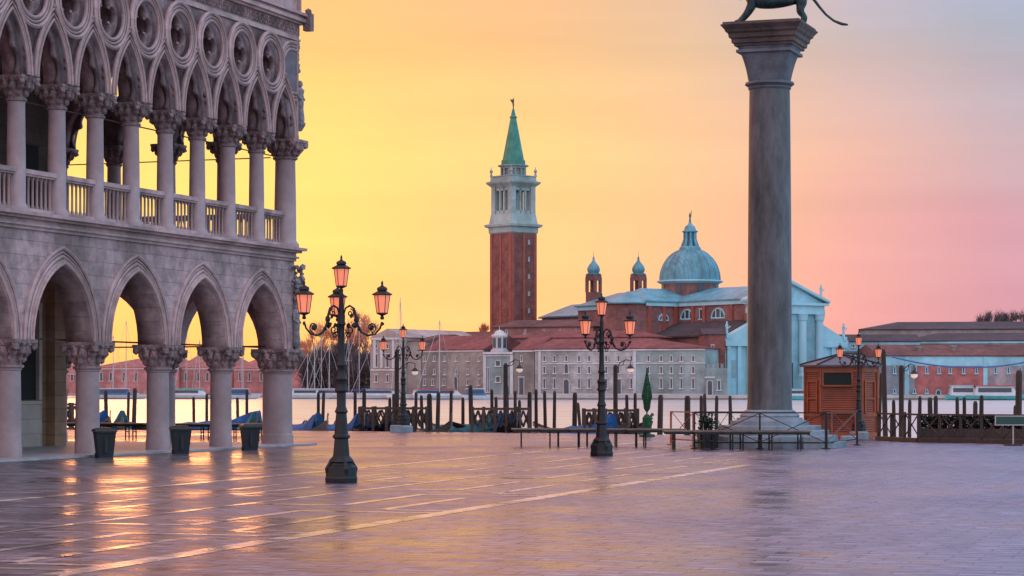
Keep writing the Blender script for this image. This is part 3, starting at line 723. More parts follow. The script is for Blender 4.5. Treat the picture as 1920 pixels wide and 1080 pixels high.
# ---------------------------------------------------------------- candelabra street lamps
def lantern(parent, c, s=1.0, gm=lampglass):
    x, y, z = c
    s *= .93
    root = MB().lathe([(.035 * s, -.14 * s), (.05 * s, -.10 * s), (.03 * s, -.05 * s), (.10 * s, -.02 * s), (.125 * s, 0)], c, 8).build('lantern', iron, parent)
    MB().lathe([(.120 * s, .0), (.178 * s, .43 * s)], c, 6).build('lantern_glass', gm, root)
    mb = MB()
    for k in range(6):
        a = 2 * math.pi * k / 6; mb.tube([(x + .124 * s * math.cos(a), y + .124 * s * math.sin(a), z), (x + .184 * s * math.cos(a), y + .184 * s * math.sin(a), z + .43 * s)], .009 * s, 5)
    mb.lathe([(.13 * s, -.01 * s), (.13 * s, .02 * s)], c, 6)
    mb.lathe([(.19 * s, .42 * s), (.235 * s, .43 * s), (.235 * s, .455 * s), (.15 * s, .50 * s), (.10 * s, .53 * s), (.125 * s, .545 * s), (.115 * s, .60 * s), (.04 * s, .64 * s), (.02 * s, .67 * s), (.03 * s, .70 * s), (.012 * s, .76 * s)], c, 12)
    mb.build('lantern_roof', iron, root)
    return root
def arm_curve(mb, a, R_, z0):
    ca, sa = math.cos(a), math.sin(a)
    def q(r_, z): return (r_ * ca, r_ * sa, z0 + z)
    pts = [(.06, .34), (.10, .47), (.20, .52), (.30, .46), (.34, .32), (.38, .12), (.48, -.06), (.64, -.13), (.80, -.10), (.92, .02), (.97, .16)]
    mb.tube([q(r_ * R_ / .97, z) for r_, z in pts], [.022, .022, .024, .026, .03, .03, .028, .026, .024, .022, .022], 6)
    # scrolls
    for (cr, cz, rr, st, turns, dr_) in ((.72, .04, .12, -90, 1.3, 1), (.22, .36, .09, 90, 1.2, -1), (.20, .0, .10, 180, 1.2, 1), (.16, -.12, .08, 150, 1.1, -1)):
        P = []
        for k in range(15):
            f_ = k / 14; an = R(st) + dr_ * f_ * turns * 2 * math.pi; r2 = rr * (1 - .75 * f_)
            P.append(q((cr + r2 * math.cos(an)) * R_ / .97, cz + r2 * math.sin(an)))
        mb.tube(P, .016, 5)
    for (r_, z, sz) in ((.36, .22, .065), (.32, .10, .06), (.72, .05, .055), (.24, .30, .05), (.97, .12, .045), (.42, .02, .045), (.16, .1, .05)):
        mb.ball(q(r_ * R_ / .97, z), sz, 1, (1, 1, 1.2), .015)
def street_lamp(label, loc, angles, rz=0, scale=1, pedestal=0, armR=.97, tops=lampglass):
    o = thing('street_lamp', label, 'street lamp', loc, rz, 'cast iron candelabra lamps on the square')
    o.scale = (scale,) * 3
    mb = MB()
    mb.lathe([(.36, 0), (.37, .10), (.355, .14), (.34, .34), (.27, .39), (.25, .43), (.29, .46), (.27, .50), (.19, .58), (.17, .80), (.155, .95)], n=8, rot=R(22.5))
    for k in range(4):
        a = k * math.pi / 2 + .4; mb.tube([(.30 * math.cos(a), .30 * math.sin(a), .16), (.33 * math.cos(a), .33 * math.sin(a), .30), (.24 * math.cos(a), .24 * math.sin(a), .44)], .05, 6)
    mb.build('base', iron, o)
    mb = MB()
    mb.lathe([(.155, .95), (.19, .98), (.19, 1.02), (.15, 1.06), (.14, 1.20), (.115, 1.50), (.145, 1.54), (.12, 1.6), (.10, 1.66), (.10, 1.95), (.14, 1.99), (.14, 2.03), (.115, 2.08), (.12, 2.2), (.145, 2.25), (.09, 2.34), (.085, 2.5), (.12, 2.55), (.09, 2.6), (.075, 2.8), (.068, 3.3), (.072, 3.4), (.10, 3.44), (.08, 3.5), (.085, 3.62), (.06, 3.75), (.05, 4.0), (.065, 4.05), (.04, 4.12), (.04, 4.2)], n=12)
    mb.build('pole', iron, o, smooth=True)
    for a in angles:
        mb = MB(); arm_curve(mb, a, armR, 3.32); ar = mb.build('arm', iron, o)
        lantern(ar, (armR * math.cos(a), armR * math.sin(a), 3.32 + .34), 1.0, lampglass)
    lantern(o, (0, 0, 4.26), .96, tops)
    if pedestal:
        MB().lathe([(.5, -pedestal), (.5, -.08), (.44, -.04), (.44, 0)], n=8, rot=R(22.5)).build('pedestal', step_m, o)
    return o
lA = at(640, 905, 51); street_lamp('nearest and tallest looking black iron lamp with three lantern arms, beside the palace corner', (lA.x, 51, 0), [R(-21), R(99), R(219)])
lB = at(1128, 855, 71); street_lamp('black iron lamp with two lantern arms standing in front of the plank walkways', (lB.x, 71, 0), [R(-31), R(238)])
lC = at(756, 797, 110); street_lamp('small distant lamp with pinkish top lantern on a pedestal at the left trellis jetty', (lC.x, 110, ZY(797, 110)), [R(-14), R(190)], scale=.96, pedestal=.36)
lD = at(1610, 805, 104); street_lamp('iron lamp with two lantern arms standing in front of the orange wooden kiosk', (gx(1610, 93.5), 93.5, ZY(808, 93.5)), [R(-10), R(190)], scale=.80, pedestal=.42)

# hooked quay lamps: post with a curved arm and hanging white lamp
def hook_lamp(label, px, ytop, d, dx, ylamp, side=1):
    p = at(px, 0, d); o = thing('hanging_lamp', label, 'hanging lamp', (p.x, d, -.8), 0, 'hanging lamps on posts along the quay')
    zt = ZY(ytop, d) + .8; zl = ZY(ylamp, d) + .8
    MB().lathe([(.12, 0), (.11, zt - .1), (.06, zt)], n=8).build('post', pole_m, o)
    ex = dx / F * d
    mb = MB(); mb.tube([(0, 0, zl - .1), (ex * .3, 0, zl + .25), (ex * .7, 0, zl + .42), (ex, 0, zl + .36), (ex, 0, zl + .1)], .025, 6)
    mb.tube([(0, 0, zl + .05), (ex * .5, 0, zl + .15), (ex * .6, 0, zl + .38)], .018, 5)
    mb.build('arm', iron, o)
    MB().lathe([(.05, .14), (.20, .0), (.22, -.03), (.05, .12)], (ex, 0, zl), 10).build('lamp_shade', iron, o)
    MB().lathe([(.05, -.22), (.14, -.16), (.17, -.03), (.15, 0)], (ex, 0, zl), 10).build('lamp_globe', whitelamp, o)
    return o
hook_lamp('white lamp hanging from a hooked arm on the tall post behind the middle trellis fence', 948, 681, 117, 26, 690)
hook_lamp('white lamp hanging from a hooked arm just right of the two armed iron lamp', 1154, 684, 117, 28, 690)
hook_lamp('small lamp hanging low beside the far left candelabra lamp', 744, 655, 117, 34, 695)
hook_lamp('white lamp hanging right of the orange kiosk before the pink building', 1690, 685, 104, 24, 700)

# ---------------------------------------------------------------- lion column
CD = 82.0; cxy = at(1443, 0, CD)
col = thing('lion_column', 'tall grey granite column with flared capital carrying the bronze lion', 'column', (cxy.x, CD, 0), R(-19.5))
def sq_steps():
    for k, (hw, z0, z1) in enumerate(((2.50, 0, .22), (2.22, .22, .42), (1.94, .42, .60), (1.68, .60, .76))):
        MB().lathe([(hw, z0 + (.004 if k == 0 else .0)), (hw, z1 - .03), (hw - .02, z1)], n=8, rot=R(22.5), sq=True).build('step', step_m, col)
sq_steps()
MB().lathe([(1.36, .76), (1.36, .92), (1.16, .93), (1.14, 1.02), (1.02, 1.04), (1.04, 1.10), (1.0, 1.16), (.90, 1.18), (.90, 1.26), (.80, 1.30)], n=28).build('base', step_m, col, smooth=True)
sc = CD / F
zt = ZY(170, CD)
mb = MB(); prof = [(.80, 1.27), (.775, 1.6), (.77, 5), (.75, 8), (.725, 11), (.705, zt)]
mb.lathe(prof, n=40); mb.build('shaft', granite, col, smooth=True)
MB().lathe([(.705, zt + .001), (.75, zt + .06), (.74, zt + .12), (.80, zt + .16), (.86, zt + .20), (.84, zt + .27), (.74, zt + .30)], n=32).build('neck_ring', capstone, col, smooth=True)
# bell: round below blending to chamfered square above
z0c, z1c = zt + .29, ZY(92, CD)
rings = []
for k in range(9):
    f_ = k / 8; z = z0c + (z1c - z0c) * f_
    hw = .72 + (.975 - .72) * (f_ ** 2.2); p_ = 2.2 + 7 * f_
    ring = []
    for j in range(40):
        a = 2 * math.pi * j / 40; c_, s_ = math.cos(a), math.sin(a)
        rr = (abs(c_) ** p_ + abs(s_) ** p_) ** (-1 / p_)
        ring.append((hw * rr * c_, hw * rr * s_, z))
    rings.append(ring)
mb = MB(); mb.loft(rings)
mb.lathe([(.93, z1c - .22), (.965, z1c - .20), (.965, z1c - .12), (.95, z1c - .1)], n=4, rot=R(45), sq=True)
mb.build('capital', capstone, col, smooth=True)
z2 = ZY(48, CD)
hh = z2 - z1c
mb = MB()
mb.lathe([(.985, z1c), (1.02, z1c + .02), (1.02, z1c + hh * .12), (1.09, z1c + hh * .14), (1.10, z1c + hh * .30), (1.17, z1c + hh * .36), (1.19, z1c + hh * .52), (1.27, z1c + hh * .60), (1.29, z1c + hh * .68), (1.40, z1c + hh * .84), (1.42, z1c + hh * .88), (1.36, z1c + hh * .90), (1.34, z1c + hh)], n=4, rot=R(45), sq=True)
mb.build('abacus', abac_m, col)
# lion
lz = z2 + .0
lion = thing('lion_statue', 'green bronze winged lion striding on top of the granite column', 'statue', (cxy.x, CD, lz), R(-8))
# local: head towards -x ; unit metres.  photo: front paw at px 1395, hind feet at px 1505, tail to px 1597
V = []; E_ = []; Rr = []
def nd(p, r_, par=None):
    V.append(p); Rr.append(r_); i = len(V) - 1
    if par is not None: E_.append((par, i))
    return i
pel = nd((1.08, 0, 1.02), (.31, .29))
b1 = nd((.70, 0, .92), (.33, .31), pel); b2_ = nd((.25, 0, .88), (.35, .34), b1); b3 = nd((-.25, 0, .84), (.40, .39), b2_); b4 = nd((-.60, 0, 1.0), (.38, .40), b3)
n1 = nd((-.95, 0, 1.42), (.32, .32), b4); hd = nd((-1.22, 0, 1.68), (.24, .26), n1); mz = nd((-1.50, 0, 1.62), (.13, .15), hd)
for s_, (kn, ft, toe) in ((1, ((-.84, .20, .40), (-1.10, .20, .15), (-1.32, .20, .08))), (-1, ((-.78, -.20, .38), (-1.00, -.20, .14), (-1.22, -.20, .08)))):
    a = nd((-.55, s_ * .20, .82), .20, b4); b_ = nd(kn, .135, a); c_ = nd(ft, .105, b_); nd(toe, .10, c_)
# hind legs: stifle forward, hock back
a = nd((1.14, .20, .80), .23, pel); b_ = nd((1.02, .22, .52), .155, a); c_ = nd((1.24, .22, .28), .10, b_); e = nd((1.16, .22, .07), .09, c_); nd((.98, .22, .05), .085, e)
a = nd((1.10, -.20, .78), .22, pel); b_ = nd((1.05, -.22, .50), .145, a); c_ = nd((1.18, -.22, .27), .095, b_); e = nd((1.14, -.22, .07), .09, c_); nd((.96, -.22, .06), .085, e)
a = nd((1.34, 0, 1.10), .11, pel); a = nd((1.50, 0, .92), .06, a); a = nd((1.72, 0, .62), .05, a); a = nd((1.95, 0, .34), .045, a); a = nd((2.22, 0, .12), .045, a); a = nd((2.50, 0, .0), .06, a); nd((2.72, 0, -.03), .035, a)
skin_mesh('body', V, E_, Rr, bronze, lion)
mb = MB()
for k in range(60):
    a = random.uniform(0, 6.28); r_ = random.uniform(.2, .36); mb.ball((-1.0 + random.uniform(-.15, .2), r_ * math.cos(a), 1.45 + r_ * math.sin(a) * 1.15), random.uniform(.07, .12), 1, (1, 1, 1.4), .02)
mb.build('mane', bronze, lion)
for s_ in (-1, 1):
    mb = MB()
    for k in range(9):
        a = R(18 + k * 9); L_ = 1.5 - .06 * k
        p0 = Vector((-.35 + .02 * k, s_ * .32, 1.15)); p1 = p0 + Vector((math.cos(a) * L_ * .5, s_ * .12, math.sin(a) * L_ * .55)); p2 = p0 + Vector((math.cos(a) * L_, s_ * .22, math.sin(a) * L_))
        mb.tube([p0, p1, p2], [.07, .09, .03], 6)
    mb.build('wing', bronze, lion)
# ---------------------------------------------------------------- far buildings
def solve_u(px, A, dr): 
    k = (px - 960) / F
    return (k * A.y - A.x) / (dr.x - k * dr.y)
WIN_CACHE = {}
def win_meshes(w, h, arched, trim):
    key = (round(w, 1), round(h, 1), arched, trim.name)
    if key in WIN_CACHE: return WIN_CACHE[key]
    w, h = key[0], key[1]
    if arched:
        pts = [(-w / 2, -h / 2)] + [(w / 2 * math.cos(R(180 - 20 * k)), h / 2 - w / 2 + w / 2 * math.sin(R(180 - 20 * k))) for k in range(10)] + [(w / 2, -h / 2)]
    else: pts = [(-w / 2, -h / 2), (-w / 2, h / 2), (w / 2, h / 2), (w / 2, -h / 2)]
    pane = MB().extr(pts, -.06, .02).mesh('pane'); pane.materials.append(glass_d)
    t_ = .16 + .05 * w
    fr = MB()
    for p, q in zip(pts, pts[1:]):
        p, q = Vector((p[0], -.10, p[1])), Vector((q[0], -.10, q[1])); fr.tube([p, q], t_ * .55, 4)
    fr.b2(-w / 2 - t_ * 1.4, w / 2 + t_ * 1.4, -.28, .0, -h / 2 - .22, -h / 2)
    if not arched and h > 1.5: fr.b2(-w / 2 - t_, w / 2 + t_, -.24, .0, h / 2 + .05, h / 2 + .25)
    frm = fr.mesh('frame'); frm.materials.append(trim)
    WIN_CACHE[key] = (pane, frm); return WIN_CACHE[key]
class Bld:
    """front edge from (px0,d0) to (px1,d1); local x along the front, local y going back"""
    def __init__(s, name, label, cat, px0, d0, px1, d1, z0=.4, group=None):
        s.A = Vector((gx(px0, d0), d0)); s.B = Vector((gx(px1, d1), d1)); s.dr = (s.B - s.A).normalized(); s.L = (s.B - s.A).length
        s.z0 = z0; s.root = thing(name, label, cat, (s.A.x, s.A.y, z0), math.atan2(s.dr.y, s.dr.x), group)
    def u(s, px): return solve_u(px, s.A, s.dr)
    def z(s, py, u): return ZY(py, s.A.y + s.dr.y * u) - s.z0
    def wall(s, y, depth, m, u0=0, u1=None, name='wall', y0=0, zb=0, front=0.0):
        u1 = s.L if u1 is None else u1; h = s.z(y, (u0 + u1) / 2)
        MB().b2(u0, u1, front, depth, zb, h).build(name, m, s.root); return h
    def gable(s, h, rise, depth, m, u0=0, u1=None, over=.4, hip=(0, 0), y0=0, name='roof', lift=.01):
        u1 = s.L if u1 is None else u1; mb = MB(); o = over; h += lift
        a, b_ = u0 - o, u1 + o; yf, yb = y0 - o, y0 + depth + o; ym = (yf + yb) / 2
        r0, r1 = a + hip[0], b_ - hip[1]
        t_ = .22
        v = [(a, yf, h), (b_, yf, h), (b_, yb, h), (a, yb, h), (a, yf, h + t_), (b_, yf, h + t_), (b_, yb, h + t_), (a, yb, h + t_), (r0, ym, h + rise), (r1, ym, h + rise)]
        vs = [mb.bm.verts.new(p) for p in v]
        for f_ in ((0, 3, 2, 1), (0, 1, 5, 4), (1, 2, 6, 5), (2, 3, 7, 6), (3, 0, 4, 7), (4, 5, 9, 8), (6, 7, 8, 9), (5, 6, 9), (7, 4, 8)): mb.bm.faces.new([vs[i] for i in f_])
        return mb.build(name, m, s.root)
    def win(s, px, y0, y1, wpx, arched=False, trim=None, name='window', front=0.0):
        trim = trim or trim_m; u = s.u(px); sc_ = (s.A.y + s.dr.y * u) / F
        z1, z0 = s.z(y0, u), s.z(y1, u); w = wpx * sc_; h = z1 - z0
        pane, fr = win_meshes(max(w, .4), max(h, .5), arched, trim)
        o = link(name, pane, None, s.root, (u, front, (z0 + z1) / 2)); link('frame', fr, None, o)
    def band(s, y, hgt, m, u0=0, u1=None, proud=.25, name='cornice', front=0.0):
        u1 = s.L if u1 is None else u1; z = s.z(y, (u0 + u1) / 2)
        MB().b2(u0 - .05, u1 + .05, front - proud, front + .3, z - hgt, z).build(name, m, s.root)
    def chimney(s, px, y0, h, m, yy=4):
        u = s.u(px); z = s.z(y0, u); mb = MB(); mb.b2(u - .4, u + .4, yy, yy + .8, z - 2.5, z); mb.b2(u - .6, u + .6, yy - .2, yy + 1, z, z + .35); mb.build('chimney', m, s.root)

# S1 left classical wing with gable
b = Bld('monastery_wing', 'rosy classical wing with a gable, left end of the island waterfront', 'building', 696, 556, 786, 548)
uu = b.u(760); h = b.wall(633, 30, plaster_p, 0, uu)
mb = MB(); rz_ = b.z(616, b.u(728)); mb.extr([(-.4, h), (uu + .4, h), (uu * .5, rz_)], -.3, 30); mb.build('roof', plaster_p, b.root)
b.band(633, .5, trim_m, 0, uu, .35); b.band(692, .4, trim_m, 0, uu, .2, 'belt_course')
for px in (706, 727, 747): b.win(px, 664, 688, 7); b.win(px, 703, 716, 6); b.win(px, 645, 653, 5)
MB().b2(uu, b.L, .6, 28, 0, b.z(641, b.L)).build('side_wall', plaster_g, b.root)
b.gable(b.z(641, b.L), 2.0, 26, tile_b, uu, b.L, .2, y0=1)
for px in (703, 716, 738, 756): 
    u = b.u(px); MB().b2(u - .35, u + .35, -.22, .2, b.z(690, u), b.z(637, u)).build('pilaster', trim_m, b.root)
# S2
b = Bld('monastery_range', 'long grey monastery range with a red tile roof, left of the green white tower block', 'building', 787, 549, 907, 536)
h = b.wall(657, 16, plaster_g); b.gable(h, b.z(628, b.L / 2) - h, 16, tile_r, hip=(0, 0)); b.band(657, .35, trim_m)
for px in (797, 815, 835, 856, 878, 899): b.win(px, 668, 677, 4.2); b.win(px, 692, 702, 4.2)
for px in (797, 812, 833, 878, 899): b.win(px, 711, 722, 4.5)
b.win(855, 706, 733, 9, True, name='door')
# behind S2
b2o = Bld('rear_range', 'brown roofed rear range showing just above the left red roof', 'building', 770, 585, 925, 575)
h = b2o.wall(638, 14, plaster_g); b2o.gable(h, b2o.z(621, b2o.L / 2) - h, 14, tile_b); b2o.chimney(842, 626, 1, plaster_g)
# S3 tower block and lantern
b = Bld('gatehouse_block', 'greenish white block with rusticated front under the small white lantern tower', 'building', 907, 533, 962, 530)
h = b.wall(660, 12, plaster_c); b.band(660, .5, trim_m, proud=.45); b.band(666, .25, trim_m)
b.win(934, 676, 686, 10); b.win(957, 676, 682, 4); b.win(934, 706, 716, 9)
for u_ in (.3, b.L - .3): MB().b2(u_ - .35, u_ + .35, -.22, .2, 0, h - .6).build('pilaster', trim_m, b.root)
b.win(916, 690, 735, 3.5)
b = Bld('lantern_tower', 'small white octagonal lighthouse tower standing on the greenish gatehouse block', 'tower', 922, 531.5, 951, 531.5)
zb = ZY(660, 531) - .4; L_ = b.L
mb = MB(); mb.lathe([(L_ * .62, zb + .01), (L_ * .62, zb + .5), (L_ * .48, zb + .6), (L_ * .48, zb + 3.4), (L_ * .58, zb + 3.5), (L_ * .58, zb + 3.9), (L_ * .4, zb + 4.1), (L_ * .3, zb + 4.7), (.1, zb + 5.1), (.05, zb + 5.9)], (L_ / 2, L_ / 2 + .6, 0), 8, R(22.5)); mb.build('wall', trim_m, b.root)
for k in range(8):
    a = R(-90 + 45 * k); o = MB().b2(-.38, .38, -.05, .05, -1.1, 1.1).build('window', glass_d, b.root, (L_ / 2 + L_ * .48 * math.cos(a), L_ / 2 + .6 + L_ * .48 * math.sin(a), zb + 2.1)); o.rotation_euler = (0, 0, a + R(90))
# S4 + S5 + S6
b = Bld('dock_house', 'narrow grey house with one tall door right of the greenish gatehouse block', 'building', 962, 530, 1002, 527)
h = b.wall(657, 15, plaster_g); b.gable(h, b.z(630, b.L / 2) - h, 15, tile_r, over=.15)
b.win(978, 667, 677, 4.5); b.win(978, 708, 741, 12, name='door'); b.band(657, .35, trim_m)
b = Bld('waterfront_monastery', 'long pale monastery front with three rows of windows and red hipped roof', 'building', 1003, 526, 1322, 512)
h = b.wall(655, 17, plaster_w, 0, b.u(1190)); MB().b2(b.u(1190), b.L, .0, 17, 0, h).build('right_wall', plaster_c, b.root)
b.gable(h, b.z(633, b.L / 2) - h, 17, tile_r, hip=(0, 16)); b.band(655, .3, trim_m, proud=.35); b.band(680, .3, trim_m, b.u(1018), b.L, .15, 'belt_course'); b.band(738, 1.2, trim_m, proud=.12, name='base_course')
for px in (1021, 1040, 1062, 1086, 1105, 1137, 1160, 1184, 1216, 1240, 1259, 1278, 1300):
    b.win(px, 667, 677, 4.8)
    if px != 1062: b.win(px, 687, 700, 4.8)
    if px not in (1062, 1160): b.win(px, 710, 728, 5.4)
b.win(1062, 682, 700, 8, True); b.win(1062, 711, 741, 12, True, name='door'); b.win(1160, 711, 741, 11, name='door')
for px in (1012, 1190): u = b.u(px); MB().b2(u - .3, u + .3, -.16, .2, 0, h - .4).build('pilaster', trim_m, b.root)
b.chimney(1100, 640, 1, plaster_g)
# blocks behind
b = Bld('upper_range', 'higher pinkish range with brown tile roof right of the brick bell tower', 'building', 925, 566, 1112, 556)
h = b.wall(614, 16, mat('pink rear plaster', (.36, .19, .17), .85, .2, .3, stain=.3)); b.gable(h, b.z(598, b.L / 2) - h, 16, tile_b, hip=(3, 6))
for px in (950, 985, 1020, 1050, 1080): b.win(px, 618, 625, 3.5)
b.chimney(990, 606, 1, plaster_g)
b = Bld('middle_range', 'low red tiled range between the upper range and the waterfront roof', 'building', 950, 548, 1235, 536)
h = b.wall(634, 10, mat('pink rear plaster', (.36, .19, .17))); b.gable(h, b.z(620, b.L / 2) - h, 10, tile_r, hip=(6, 6)); 
b = Bld('brick_annex', 'tall red brick annex with slit window between the monastery and the marble church front', 'building', 1319, 522, 1360, 522)
h = b.wall(628, 14, brick_m); b.win(1336, 648, 662, 5); b.gable(h, 1.6, 14, tile_d, over=.2)
b = Bld('crenellated_wall', 'low pale wall with swallowtail merlons and an arched door beside the church', 'wall', 1323, 511, 1364, 511)
h = b.wall(690, 1.0, plaster_c); u = .3
while u < b.L - .5:
    mb = MB(); mb.extr([(u, h), (u, h + 1.1), (u + .3, h + .7), (u + .6, h + 1.1), (u + .6, h)], 0.2, .8); mb.build('merlon', plaster_c, b.root); u += 1.0
b.win(1331, 713, 744, 10, True, name='door'); b.win(1348, 714, 731, 6)
u = b.u(1331); MB().b2(u - 1.1, u + 1.1, -.3, .0, b.z(709, u), b.z(706, u)).build('door_hood', trim_m, b.root)

# bell tower
TD = 590
tw = thing('bell_tower', 'tall red brick bell tower with white belfry and green copper spire', 'bell tower', (gx(962.5, TD), TD, 0), R(40))
TW = 8.2; s_ = TD / F; Z = lambda y: ZY(y, TD)
MB().b2(-TW / 2, TW / 2, -TW / 2, TW / 2, 0, Z(439)).build('brick_shaft', brick_m, tw)
mb = MB()
for e in (-1, 1):
    for q in range(4):
        M_ = Matrix.Rotation(q * math.pi / 2, 4, 'Z')
        mb.box((e * (TW / 2 - .45) , -TW / 2 - .06, Z(439) / 2), (.9, .16, Z(439) - .02), 0, fn=lambda v, M_=M_: M_ @ v)
        if e == 1: mb.box((0, -TW / 2 - .06, Z(439) / 2), (.7, .16, Z(439) - .02), 0, fn=lambda v, M_=M_: M_ @ v)
mb.build('corner_strip', mat('brick strips', (.31, .09, .065), .85, .2, .5), tw)
for k in range(5):
    zz = Z(455 + k * 32); MB().b2(-.3, .3, -.06, .06, -.6, .6).build('slit_window', towert, tw, (1.6, -TW / 2 - .06, zz))
def sqring(z0, z1, hw): return [(hw, z0), (hw, z1)]
mb = MB()
prof = [(TW / 2 + .02, Z(439)), (TW / 2 + .3, Z(437)), (TW / 2 + .35, Z(428)), (TW / 2 + 1.05, Z(426)), (TW / 2 + 1.15, Z(422)), (TW / 2 + .25, Z(420)), (TW / 2 - .1, Z(402))]
mb.lathe(prof, n=4, rot=R(45), sq=True); mb.build('lower_cornice', towert, tw)
bw = TW / 2 - .15
mb = MB()   # belfry: corner piers, intermediate columns, back core left open
z0_, z1_ = Z(402), Z(352)
for sx_ in (-1, 1):
    for sy_ in (-1, 1): mb.box((sx_ * (bw - .75), sy_ * (bw - .75), (z0_ + z1_) / 2), (1.5, 1.5, z1_ - z0_))
for q in range(4):
    M_ = Matrix.Rotation(q * math.pi / 2, 4, 'Z')
    for x in (-.82, .82): mb.box((x, -bw + .45, (z0_ + z1_) / 2), (.45, .5, z1_ - z0_), 0, fn=lambda v, M_=M_: M_ @ v)
    mb.box((0, -bw + .5, z1_ - .45), (4.6, .6, .9), 0, fn=lambda v, M_=M_: M_ @ v); mb.box((0, -bw + .5, z0_ + .4), (4.6, .6, .8), 0, fn=lambda v, M_=M_: M_ @ v)
mb.build('belfry', towert, tw)
MB().lathe([(.3, z1_ - 1.2), (.5, z1_ - 1.7), (.8, z1_ - 2.8), (1.0, z1_ - 3.1)], n=12).build('bell', bronze, tw)
MB().lathe([(bw, z1_), (bw + .2, z1_ + .3), (bw + .9, Z(345)), (bw + 1.0, Z(342)), (bw + .2, Z(340)), (bw + .1, Z(333)), (bw + .25, Z(332)), (bw + .25, Z(330.5))], n=4, rot=R(45), sq=True).build('upper_cornice', towert, tw)
for sx_ in (-1, 1):
    for sy_ in (-1, 1):
        MB().lathe([(.35, 0), (.3, .5), (.15, .7), (.42, 1.1), (.42, 1.4), (.1, 1.8), (.05, 2.4)], (sx_ * bw, sy_ * bw, Z(331)), 8).build('finial', towert, tw)
dr0 = Z(330.5); dr1 = Z(313)
mb = MB(); mb.lathe([(2.45, dr0), (2.45, dr1)], n=16)
for k in range(12):
    a = 2 * math.pi * k / 12; mb.tube([(3.0 * math.cos(a), 3.0 * math.sin(a), dr0), (3.0 * math.cos(a), 3.0 * math.sin(a), dr1)], .28, 6)
mb.lathe([(3.2, dr1 - .5), (3.3, dr1), (3.9, dr1 + .1), (3.9, dr1 + .35)], n=16); mb.build('drum', towert, tw)
MB().lathe([(3.05, dr1 + .35), (3.0, dr1 + 1.6), (2.7, dr1 + 1.8), (.75, Z(222)), (.95, Z(221)), (.95, Z(219)), (.6, Z(217)), (.28, Z(205))], n=8, rot=R(10)).build('spire', copper_m, tw)
mb = MB(); mb.tube([(0, 0, Z(206)), (0, 0, Z(196))], .15, 6); figure_mesh(mb, (0, 0, Z(198)), 1.9); mb.tube([(-.1, 0, Z(194)), (-.9, 0, Z(187)), (-.2, 0, Z(188))], .18, 5); mb.build('angel', mat('dark bronze', (.12, .06, .05), .6, .2), tw)

# ---------------------------------------------------------------- church
FX, FY = 63.7, 540.0
ch = thing('church', 'great church with white marble temple front, brick flanks and blue lead dome', 'church', (FX, FY, .4), math.atan2(.6, .8))
def CZ(y, u=0, v=0): return ZY(y, FY + .6 * u + .8 * v) - .4
def part(name, m, f_, smooth=False):
    mb = MB(); f_(mb); return mb.build(name, m, ch, smooth=smooth)
ZE = 21.9; ZR = 25.6
part('nave_wall', cbrick, lambda mb: mb.b2(-9.5, 9.5, 2.5, 66, 0, ZE))
part('transept_wall', cbrick, lambda mb: mb.b2(-19, 19, 28, 41, 0, ZE - .02))
part('transept_apse', cbrick, lambda mb: mb.lathe([(6.2, 0), (6.2, ZE - .4)], (-19, 34.5, 0), 20))
part('aisle_wall', cbrick, lambda mb: (mb.b2(-17, -9.45, 2.5, 28, 0, 13.4), mb.b2(9.45, 17, 2.5, 28, 0, 13.4)))
def roofg(mb, u0, u1, v0, v1, z, zr, axis, hip0=0, hip1=0, o=.7, t_=.35):
    u0 -= o; u1 += o; v0 -= o; v1 += o
    if axis == 'v': rg = [((u0 + u1) / 2, v0 + hip0, zr), ((u0 + u1) / 2, v1 - hip1, zr)]
    else: rg = [(u0 + hip0, (v0 + v1) / 2, zr), (u1 - hip1, (v0 + v1) / 2, zr)]
    c = [(u0, v0), (u1, v0), (u1, v1), (u0, v1)]
    vs = [mb.bm.verts.new((*p, z + .012)) for p in c] + [mb.bm.verts.new((*p, z + t_)) for p in c] + [mb.bm.verts.new(p) for p in rg]
    fs = [(0, 3, 2, 1), (0, 1, 5, 4), (1, 2, 6, 5), (2, 3, 7, 6), (3, 0, 4, 7)]
    if axis == 'v': fs += [(4, 5, 8), (5, 6, 9, 8), (6, 7, 9), (7, 4, 8, 9)]
    else: fs += [(4, 5, 9, 8), (5, 6, 9), (6, 7, 8, 9), (7, 4, 8)]
    for q in fs: mb.bm.faces.new([vs[i] for i in q])
part('nave_roof', lead_m, lambda mb: roofg(mb, -9.5, 9.5, 2.5, 66, ZE, ZR, 'v', 0, 5))
part('transept_roof', lead_m, lambda mb: roofg(mb, -19, 19, 28, 41, ZE - .02, ZR - .15, 'u', 4, 4, .72))
part('apse_roof', lead_m, lambda mb: mb.lathe([(6.8, ZE - .38), (6.8, ZE - .1), (.4, ZR - 1.0)], (-19.2, 34.5, 0), 20))
part('aisle_roof', tile_d, lambda mb: (mb.extr([(-17.8, 13.42), (-17.8, 13.8), (-9.4, 17.4), (-9.4, 13.42)], 2.6, 28.6), mb.extr([(17.8, 13.42), (17.8, 13.8), (9.4, 17.4), (9.4, 13.42)], 2.6, 28.6)))
part('eaves_cornice', church_t, lambda mb: (mb.b2(-9.95, -9.5, 2.6, 27.3, ZE - .9, ZE - .02), mb.b2(-19.45, 19.45, 27.55, 27.99, ZE - .9, ZE - .05), mb.b2(-9.95, -9.5, 41.1, 66, ZE - .9, ZE - .02)))
part('choir_wall', cbrick, lambda mb: (mb.b2(-8, 8, 66, 80, 0, 19.6), mb.lathe([(8, 0), (8, 19.58)], (0, 80, 0), 20)))
part('choir_roof', lead_m, lambda mb: (roofg(mb, -8, 8, 66.8, 80, 19.6, 23.2, 'v', 0, 0, .7), mb.lathe([(8.7, 19.62), (8.7, 19.9), (.3, 23.1)], (0, 80.6, 0), 24)))
